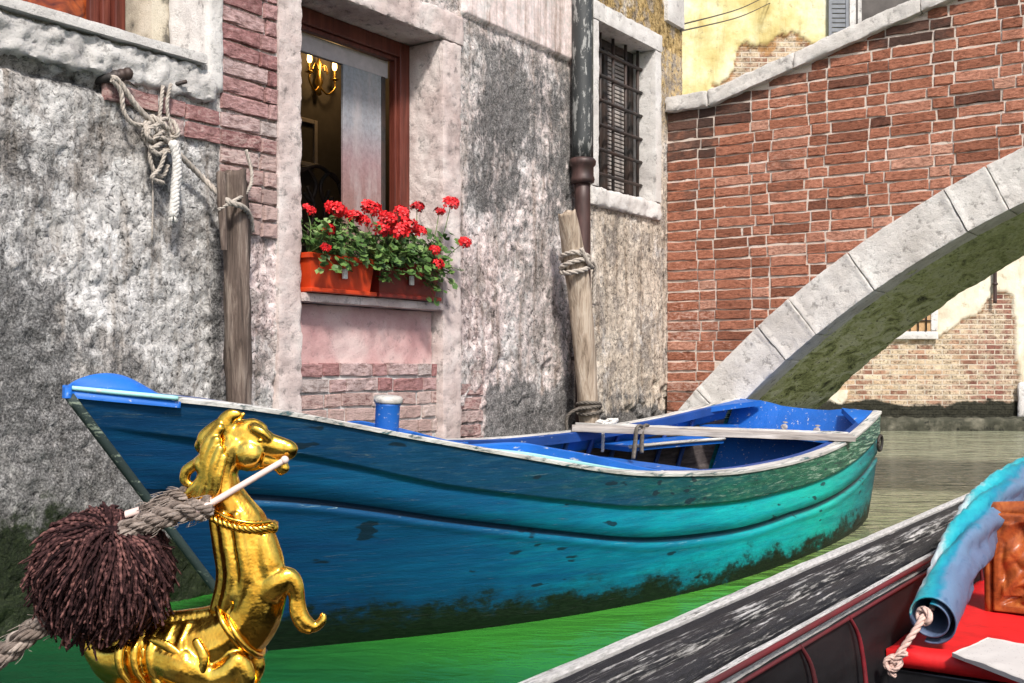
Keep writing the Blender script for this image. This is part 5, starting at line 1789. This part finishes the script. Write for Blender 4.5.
# ------------------------------------------------------------------ the gilded horse
def mat_gold():
    t = NT('polished_gilding')
    n = t.noise(22, 4, .6); n2 = t.noise(120, 4, .6)
    c = t.ramp(n, [(.3, (.58, .27, .030)), (.55, (.82, .50, .075)), (.75, (.90, .62, .13))])
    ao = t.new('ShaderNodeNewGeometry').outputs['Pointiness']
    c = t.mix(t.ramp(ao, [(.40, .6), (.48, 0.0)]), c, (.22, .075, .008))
    sc3 = t.noise(60, 6, .75, t.mapv((1, 1, .5)))
    c = t.mix(t.ramp(sc3, [(.30, .4), (.42, 0.0)]), c, (.36, .16, .016))
    return t.out(c, t.math('ADD', t.math('MULTIPLY', sc3, .30), .06), t.bump(t.math('ADD', t.math('MULTIPLY', n, 1.4), t.math('MULTIPLY', sc3, .25)), .24, .007), 1.0)
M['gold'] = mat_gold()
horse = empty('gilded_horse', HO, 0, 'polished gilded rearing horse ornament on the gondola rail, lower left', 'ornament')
horse.rotation_euler = (0, 0, 0)
S1 = HY/F
def chain(bm, pts, flat=.85, sub=6, seg=14):
    """tapering limb through (x, y, radius, depth)"""
    P = curve_pts([hp(p[0], p[1], p[3] if len(p) > 3 else 0) for p in pts], sub)
    n = len(P); m = len(pts)
    for i in range(n):
        r = interp(i/(n-1)*(m-1), list(range(m)), [p[2] for p in pts])*S1
        t = bmesh.new(); bmesh.ops.create_icosphere(t, subdivisions=2, radius=1)
        for v in t.verts: v.co = Vector((v.co.x*r, v.co.y*r*flat, v.co.z*r))+P[i]
        merge(bm, t)
def fuse(name, bm, mat, parent, vox, it=6):
    me = bpy.data.meshes.new('tmp'); bm.to_mesh(me); bm.free()
    o = bpy.data.objects.new('tmp', me); COL.objects.link(o)
    m = o.modifiers.new('r', 'REMESH'); m.mode = 'VOXEL'; m.voxel_size = vox; m.use_smooth_shade = True
    s = o.modifiers.new('s', 'SMOOTH'); s.iterations = it; s.factor = .5
    dg = bpy.context.evaluated_depsgraph_get(); dg.update()
    me2 = bpy.data.meshes.new_from_object(o.evaluated_get(dg))
    bpy.data.objects.remove(o); bpy.data.meshes.remove(me)
    me2.name = name; me2.materials.clear(); me2.materials.append(mat)
    me2.polygons.foreach_set('use_smooth', [True]*len(me2.polygons))
    o2 = bpy.data.objects.new(name, me2); COL.objects.link(o2)
    if parent: o2.parent = parent
    return o2
bm = bmesh.new()
# haunches, barrel, chest and neck
chain(bm, [(88, 634, 6), (94, 648, 12), (112, 660, 19), (140, 660, 30), (170, 652, 36), (205, 648, 36), (235, 634, 32), (252, 612, 31), (258, 590, 30), (257, 566, 27), (250, 545, 26), (243, 525, 25), (233, 508, 21), (224, 492, 19), (220, 475, 19), (224, 458, 19), (234, 446, 17)], .8)
# head: skull, cheek, muzzle, jaw
chain(bm, [(232, 440, 17), (244, 437, 17), (256, 440, 15.5), (268, 445, 13), (279, 448, 12), (287, 450, 11)], .62)
chain(bm, [(238, 450, 19), (247, 453, 19)], .58)
chain(bm, [(252, 461, 11), (264, 461, 9), (275, 463, 8), (282, 465, 6.5)], .6)
chain(bm, [(284, 468, 6), (281, 471, 5)], .7)
chain(bm, [(288, 449, 9.5), (291, 449, 7.5)], .8)
# brow and eye socket
chain(bm, [(256, 428, 5, -7), (264, 432, 5, -8), (270, 438, 3.5, -7)], .8)
# ears and forelock
chain(bm, [(230, 436, 9, -5), (226, 424, 9, -6), (231, 416, 7.5, -6), (240, 414, 4, -6)], .55)
chain(bm, [(236, 432, 6, 6), (236, 420, 5, 7), (242, 414, 2.5, 7)], .6)
chain(bm, [(242, 426, 7), (254, 425, 7), (264, 428, 4)], .7)
chain(bm, [(247, 452, 17, -4), (250, 454, 15, -7)], .55)
# drapery folds running down from the collar, and the ribs of the barrel
for (px_, dp_) in ((214, -10), (224, -15), (238, -17)):
    chain(bm, [(px_+2, 514, 6.0, dp_*.9), (px_+8, 545, 7.6, dp_*1.0), (px_+12, 575, 8.0, dp_*1.05), (px_+4, 606, 6.0, dp_*1.0)], .8, 20)
for k_ in range(5):
    chain(bm, [(132+k_*15, 630-k_*2.0, 4, -14), (128+k_*15, 645-k_*1.5, 5, -25), (130+k_*15, 662, 4.2, -28), (138+k_*15, 676, 3, -26)], .7, 14)
chain(bm, [(118, 640, 9, 0), (150, 622, 8, 0), (185, 617, 8, 0), (214, 612, 8, 0), (230, 600, 6, 0)], 1.3)
# muscles of the chest and shoulder
chain(bm, [(264, 540, 15, -6), (270, 562, 17, -8), (273, 586, 16, -8)], .8)
chain(bm, [(238, 560, 12, -12), (242, 590, 14, -14)], .6)
# raised foreleg, near and far
for dd, ox, oy in ((-13, 0, 0), (14, -6, 5)):
    chain(bm, [(262+ox, 596+oy, 18, dd*.6), (278+ox, 582+oy, 15, dd), (290+ox, 575+oy, 11, dd), (297+ox, 583+oy, 9.5, dd), (300+ox, 598+oy, 8, dd), (302+ox, 611+oy, 9, dd), (309+ox, 621+oy, 8.5, dd), (318+ox, 624+oy, 5, dd), (325+ox, 618+oy, 4, dd), (326+ox, 613+oy, 3, dd)], .75)
    chain(bm, [(297+ox, 600+oy, 5, dd-3), (298+ox, 612+oy, 4.5, dd-4), (304+ox, 624+oy, 4, dd-4), (312+ox, 628+oy, 3, dd-4)], .7)
# hind leg folded under, near and far
for dd in (-22, 22):
    chain(bm, [(165, 655, 24, dd*.6), (190, 662, 22, dd), (214, 672, 15, dd), (232, 668, 15, dd), (243, 658, 13, dd), (250, 672, 11, dd), (246, 684, 9, dd)], .7)
    chain(bm, [(246, 684, 8, dd), (228, 688, 7, dd), (205, 689, 7, dd)], .7)
# tail along the rail
chain(bm, [(92, 640, 8), (100, 664, 10), (118, 678, 11), (142, 682, 9)], .8)
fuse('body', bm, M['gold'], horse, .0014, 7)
# mane locks
bm = bmesh.new()
rnd = random.Random(4)
for (pl_) in ([(228, 420, 6, -5), (216, 428, 7, -7), (206, 438, 7, -8), (208, 452, 6, -8), (200, 462, 6, -8), (189, 470, 6, -7), (187, 480, 5, -7), (194, 484, 3, -7)],
              [(222, 428, 6, -10), (210, 446, 6, -13), (209, 466, 6, -14), (204, 484, 5, -13), (196, 496, 3, -12)],
              [(220, 440, 6, -14), (213, 458, 5, -16), (211, 478, 5, -16), (205, 495, 4, -15), (197, 506, 2.5, -13)],
              [(224, 448, 5, -16), (219, 466, 5, -18), (216, 486, 4.5, -17), (209, 503, 3, -15)],
              [(228, 456, 4, -16), (224, 474, 4.5, -18), (221, 492, 4, -17), (215, 507, 2.5, -15)],
              [(222, 426, 6, 6), (206, 444, 6, 7), (203, 466, 6, 7), (196, 486, 4, 6)],
              [(216, 434, 6, -2), (205, 440, 6, -3), (200, 446, 5, -3), (203, 452, 3, -3)],
              [(212, 452, 6, -10), (203, 462, 6, -12), (206, 474, 5, -13), (198, 486, 5, -12), (190, 494, 4, -11), (194, 500, 2.5, -10)]):
    chain(bm, pl_, .8, 14, 10)
fuse('mane', bm, M['gold'], horse, .0012, 3)
# rope-moulded collar, girth bands, leaf on the flank, eye, nostril
bm = bmesh.new()
def ring_path(cx, cy, rx, dpt, tilt, n=24, a0=0, a1=2*pi):
    out = []
    for i in range(n+1):
        a = a0+(a1-a0)*i/n
        out.append(hp(cx+rx*cos(a), cy+tilt*cos(a)+0, -dpt*sin(a)))
    return out
rope(bm, [hp(210, 508, -4), hp(216, 514, -17), hp(232, 521, -23), hp(252, 526, -22), hp(268, 527, -14), hp(274, 525, 0), hp(264, 526, 18), hp(240, 520, 23), hp(216, 512, 16), hp(210, 508, 2)], 4.6*S1, 16*S1, 3, 8, 8)
tube(bm, [hp(212, 503, -6), hp(220, 509, -18), hp(238, 516, -24), hp(258, 520, -21), hp(272, 520, -10)], 2.2*S1, 8, 6)
ball(bm, hp(273, 527, -4), 6.5*S1, 14)
build('collar', bm, M['gold'], horse, True)
bm = bmesh.new()
for dx in (0, 9):
    pts_ = []
    for i in range(25):
        a = 2*pi*i/24
        cx, cy = 236+dx, 630+dx*.55
        pts_.append(hp(cx+17*cos(a), cy+24*cos(a)-4, -27.5*sin(a)))
    tube(bm, pts_, 3.4*S1, 8, 3, cap=False)
build('girth', bm, M['gold'], horse, True)
bm = bmesh.new()
chain(bm, [(160, 634, 4, -24), (176, 640, 6, -27), (190, 652, 6, -29), (192, 666, 5, -30), (180, 672, 4, -30), (172, 664, 3, -30), (178, 658, 2.5, -30)], .6)
chain(bm, [(150, 646, 5, -22), (158, 660, 6, -25), (166, 676, 5, -27)], .6)
chain(bm, [(204, 636, 5, -26), (212, 650, 6, -30), (210, 664, 4, -31)], .6)
fuse('flank_leaf', bm, M['gold'], horse, .0012, 3)
bm = bmesh.new()
for s in (-1, 1): ball(bm, hp(262, 440, s*8.2), (3.1*S1, 2.0*S1, 2.6*S1), 12)
build('eye', bm, M['gold'], horse, True)
bm = bmesh.new()
rough_box(bm, (-.102, -.040, -.020), (.068, .040, .004), .01, .002, .01, 9, 2.0)
build('plinth', bm, M['gold'], horse, True)
# ivory bridle rod from the bit back to the rope
M['ivory'] = simple('pinkish_ivory_rod', (.66, .50, .45), .3, .12, 40, .1, .001)
bm = bmesh.new()
a_, b_ = hp(287, 459, -11), hp(215, 502, -24)
tube(bm, [a_, (a_+b_)/2, b_], [3.0*S1, 3.2*S1, 3.4*S1], 12, 4)
ball(bm, a_, 4.2*S1, 12)
tube(bm, [b_+Vector((.004, 0, .003)), b_+Vector((-.004, -.006, -.002)), b_+Vector((-.013, -.002, -.006)), b_+Vector((-.010, .004, .002)), b_+Vector((.002, .004, .005))], 3.2*S1, 10, 6)
rod = build('bridle_rod', bm, M['ivory'], horse, True)
bm = bmesh.new()
tube(bm, [hp(168, 503, -12), hp(150, 507, -12), hp(130, 513, -12)], [3.5*S1, 4.5*S1, 4.5*S1], 10, 4, flat=.7)
build('bridle_rod', bm, M['ivory'], horse, True)

# ------------------------------------------------------------------ cord and woollen pompom
def mat_yarn(name, lo, mid, hi):
    t = NT(name)
    n = t.noise(150, 4, .65); r = t.attr('tint')[0]
    c = t.ramp(t.math('ADD', t.math('MULTIPLY', n, .5), t.math('MULTIPLY', r, .5)), [(.25, lo), (.5, mid), (.75, hi)])
    return t.out(c, .95, t.bump(n, .9, .003), spec=.12)
M['yarn'] = mat_yarn('brown_mauve_wool', (.009, .004, .0045), (.050, .022, .022), (.19, .088, .078))
M['cord'] = mat_yarn('grey_brown_cord', (.045, .035, .030), (.17, .135, .115), (.38, .32, .28))
pom = empty('woollen_pompom', HO+hp(110, 570, -20), 0, 'big shaggy brown-mauve woollen pompom hanging behind the gilded horse', 'pompom')
bm = bmesh.new(); lay = bm.verts.layers.float_color.new('tint')
rnd = random.Random(8)
RP = 62*S1
topd = Vector((.30, -.25, .90)).normalized()
def yarn(path, r, tr):
    """one strand of lumpy twisted wool"""
    P = curve_pts(path, 7); n = len(P)
    T_, U_ = frames(P); ph = rnd.uniform(0, 6)
    prev = None; sg = 5
    for i in range(n):
        V_ = T_[i].cross(U_[i]); f = i/(n-1)
        rr = r*(.85+.20*sin(i*1.9+ph))*(1-.35*max(0, f-.75)*4)
        ring = []
        for k in range(sg):
            a = 2*pi*k/sg+i*.5
            v = bm.verts.new(P[i]+(U_[i]*cos(a)+V_*sin(a)*.85)*rr); v[lay] = (tr*(.8+.3*sin(i*1.9+ph)), 0, 0, 1); ring.append(v)
        if prev:
            for k in range(sg): bm.faces.new((prev[k], prev[(k+1) % sg], ring[(k+1) % sg], ring[k])).smooth = True
        prev = ring
for s in range(1500):
    # endpoints scattered over the ball; strands flow from the tied top over the surface
    while True:
        d = Vector((rnd.gauss(0, 1), rnd.gauss(0, 1), rnd.gauss(0, 1))).normalized()
        if d.dot(topd) < .75: break
    rad = RP*rnd.uniform(.86, 1.07)
    ax = topd.cross(d)
    if ax.length < .05: continue
    ax.normalize(); ang = topd.angle(d)
    path = []
    a0 = max(.0, ang-rnd.uniform(.9, 1.5))
    for k in range(6):
        f = k/5
        a = lerp(a0, ang, f)
        rr = rad*(lerp(.55 if a0 < .3 else .8, 1.0, sin(min(1, f*1.3)*pi/2)))
        path.append(Matrix.Rotation(a, 3, ax) @ topd*rr + Vector((rnd.uniform(-1, 1), rnd.uniform(-1, 1), rnd.uniform(-1, 1)))*.0034)
    path[-1] += d*rnd.uniform(-.004, .012)+Vector((rnd.uniform(-.006, .006), 0, -.004))
    yarn(path, .0020*rnd.uniform(.7, 1.35), min(1, max(0, rnd.gauss(.52, .28))))
t = bmesh.new(); bmesh.ops.create_uvsphere(t, u_segments=24, v_segments=16, radius=RP*.82)
mp = {}
for v in t.verts:
    nv_ = bm.verts.new(v.co); nv_[lay] = (.1, 0, 0, 1); mp[v] = nv_
for f in t.faces: bm.faces.new([mp[v] for v in f.verts])
t.free()
build('wool', bm, M['yarn'], pom)
def braid(name, path, r, label, pitch):
    """thick cord laid from three strands of many yarns"""
    bm = bmesh.new(); lay_ = bm.verts.layers.float_color.new('tint')
    P = curve_pts(path, 16); T_, U_ = frames(P)
    L_ = [0]
    for i in range(1, len(P)): L_.append(L_[-1]+(P[i]-P[i-1]).length)
    for k in range(3):
        for m in range(6):
            pp = []
            ph_ = rnd.uniform(0, 6)
            for i in range(len(P)):
                V_ = T_[i].cross(U_[i]); a = 2*pi*L_[i]/pitch+k*2*pi/3
                c_ = P[i]+(U_[i]*cos(a)+V_*sin(a))*r*.50
                b_ = -2*pi*L_[i]/(pitch*.9)+m*2*pi/6
                pp.append(c_+(U_[i]*cos(b_)+V_*sin(b_))*r*.36*(1+.12*sin(i*.7+ph_)))
            v0 = len(bm.verts)
            tube(bm, pp, r*.22, 6, 1)
            bm.verts.ensure_lookup_table()
            tr = min(1, max(0, rnd.gauss(.5, .22)))
            for v in bm.verts[v0:]: v[lay_] = (tr, 0, 0, 1)
    for k in range(70):
        i = rnd.randrange(2, len(P)-3); V_ = T_[i].cross(U_[i]); a = rnd.uniform(0, 6.28)
        d_ = U_[i]*cos(a)+V_*sin(a)
        p_ = P[i]+d_*r*.75
        v0 = len(bm.verts)
        tube(bm, [p_, p_+d_*r*rnd.uniform(.2, .5)+T_[i]*r*rnd.uniform(-.5, .8), p_+d_*r*rnd.uniform(.3, .8)+T_[i]*r*rnd.uniform(.2, 1.6)], .00035, 4, 3)
        bm.verts.ensure_lookup_table()
        for v in bm.verts[v0:]: v[lay_] = (.8, 0, 0, 1)
    return tag(build(name, bm, M['cord'], None), label, 'cord', 'twisted cords at the pompom')
O = HO
o = braid('twisted_cord', [O+hp(218, 503, -22), O+hp(203, 507, -24), O+hp(188, 508, -26), O+hp(168, 515, -28), O+hp(150, 521, -30), O+hp(134, 528, -34)], 11*S1, 'grey-brown twisted cord running from the horse bridle to the top of the pompom', .052)
o = braid('twisted_cord', [O+hp(190, 494, -8), O+hp(176, 497, -9), O+hp(164, 503, -12), O+hp(150, 512, -20)], 9*S1, 'short doubled loop of twisted cord behind the horse neck', .046)
o = braid('twisted_cord', [O+hp(92, 600, -10), O+hp(66, 612, -20), O+hp(44, 624, -26), O+hp(20, 644, -30), O+hp(-8, 662, -34), O+hp(-60, 690, -38)], 11.5*S1, 'grey-brown twisted cord leaving the pompom towards the lower left', .058)
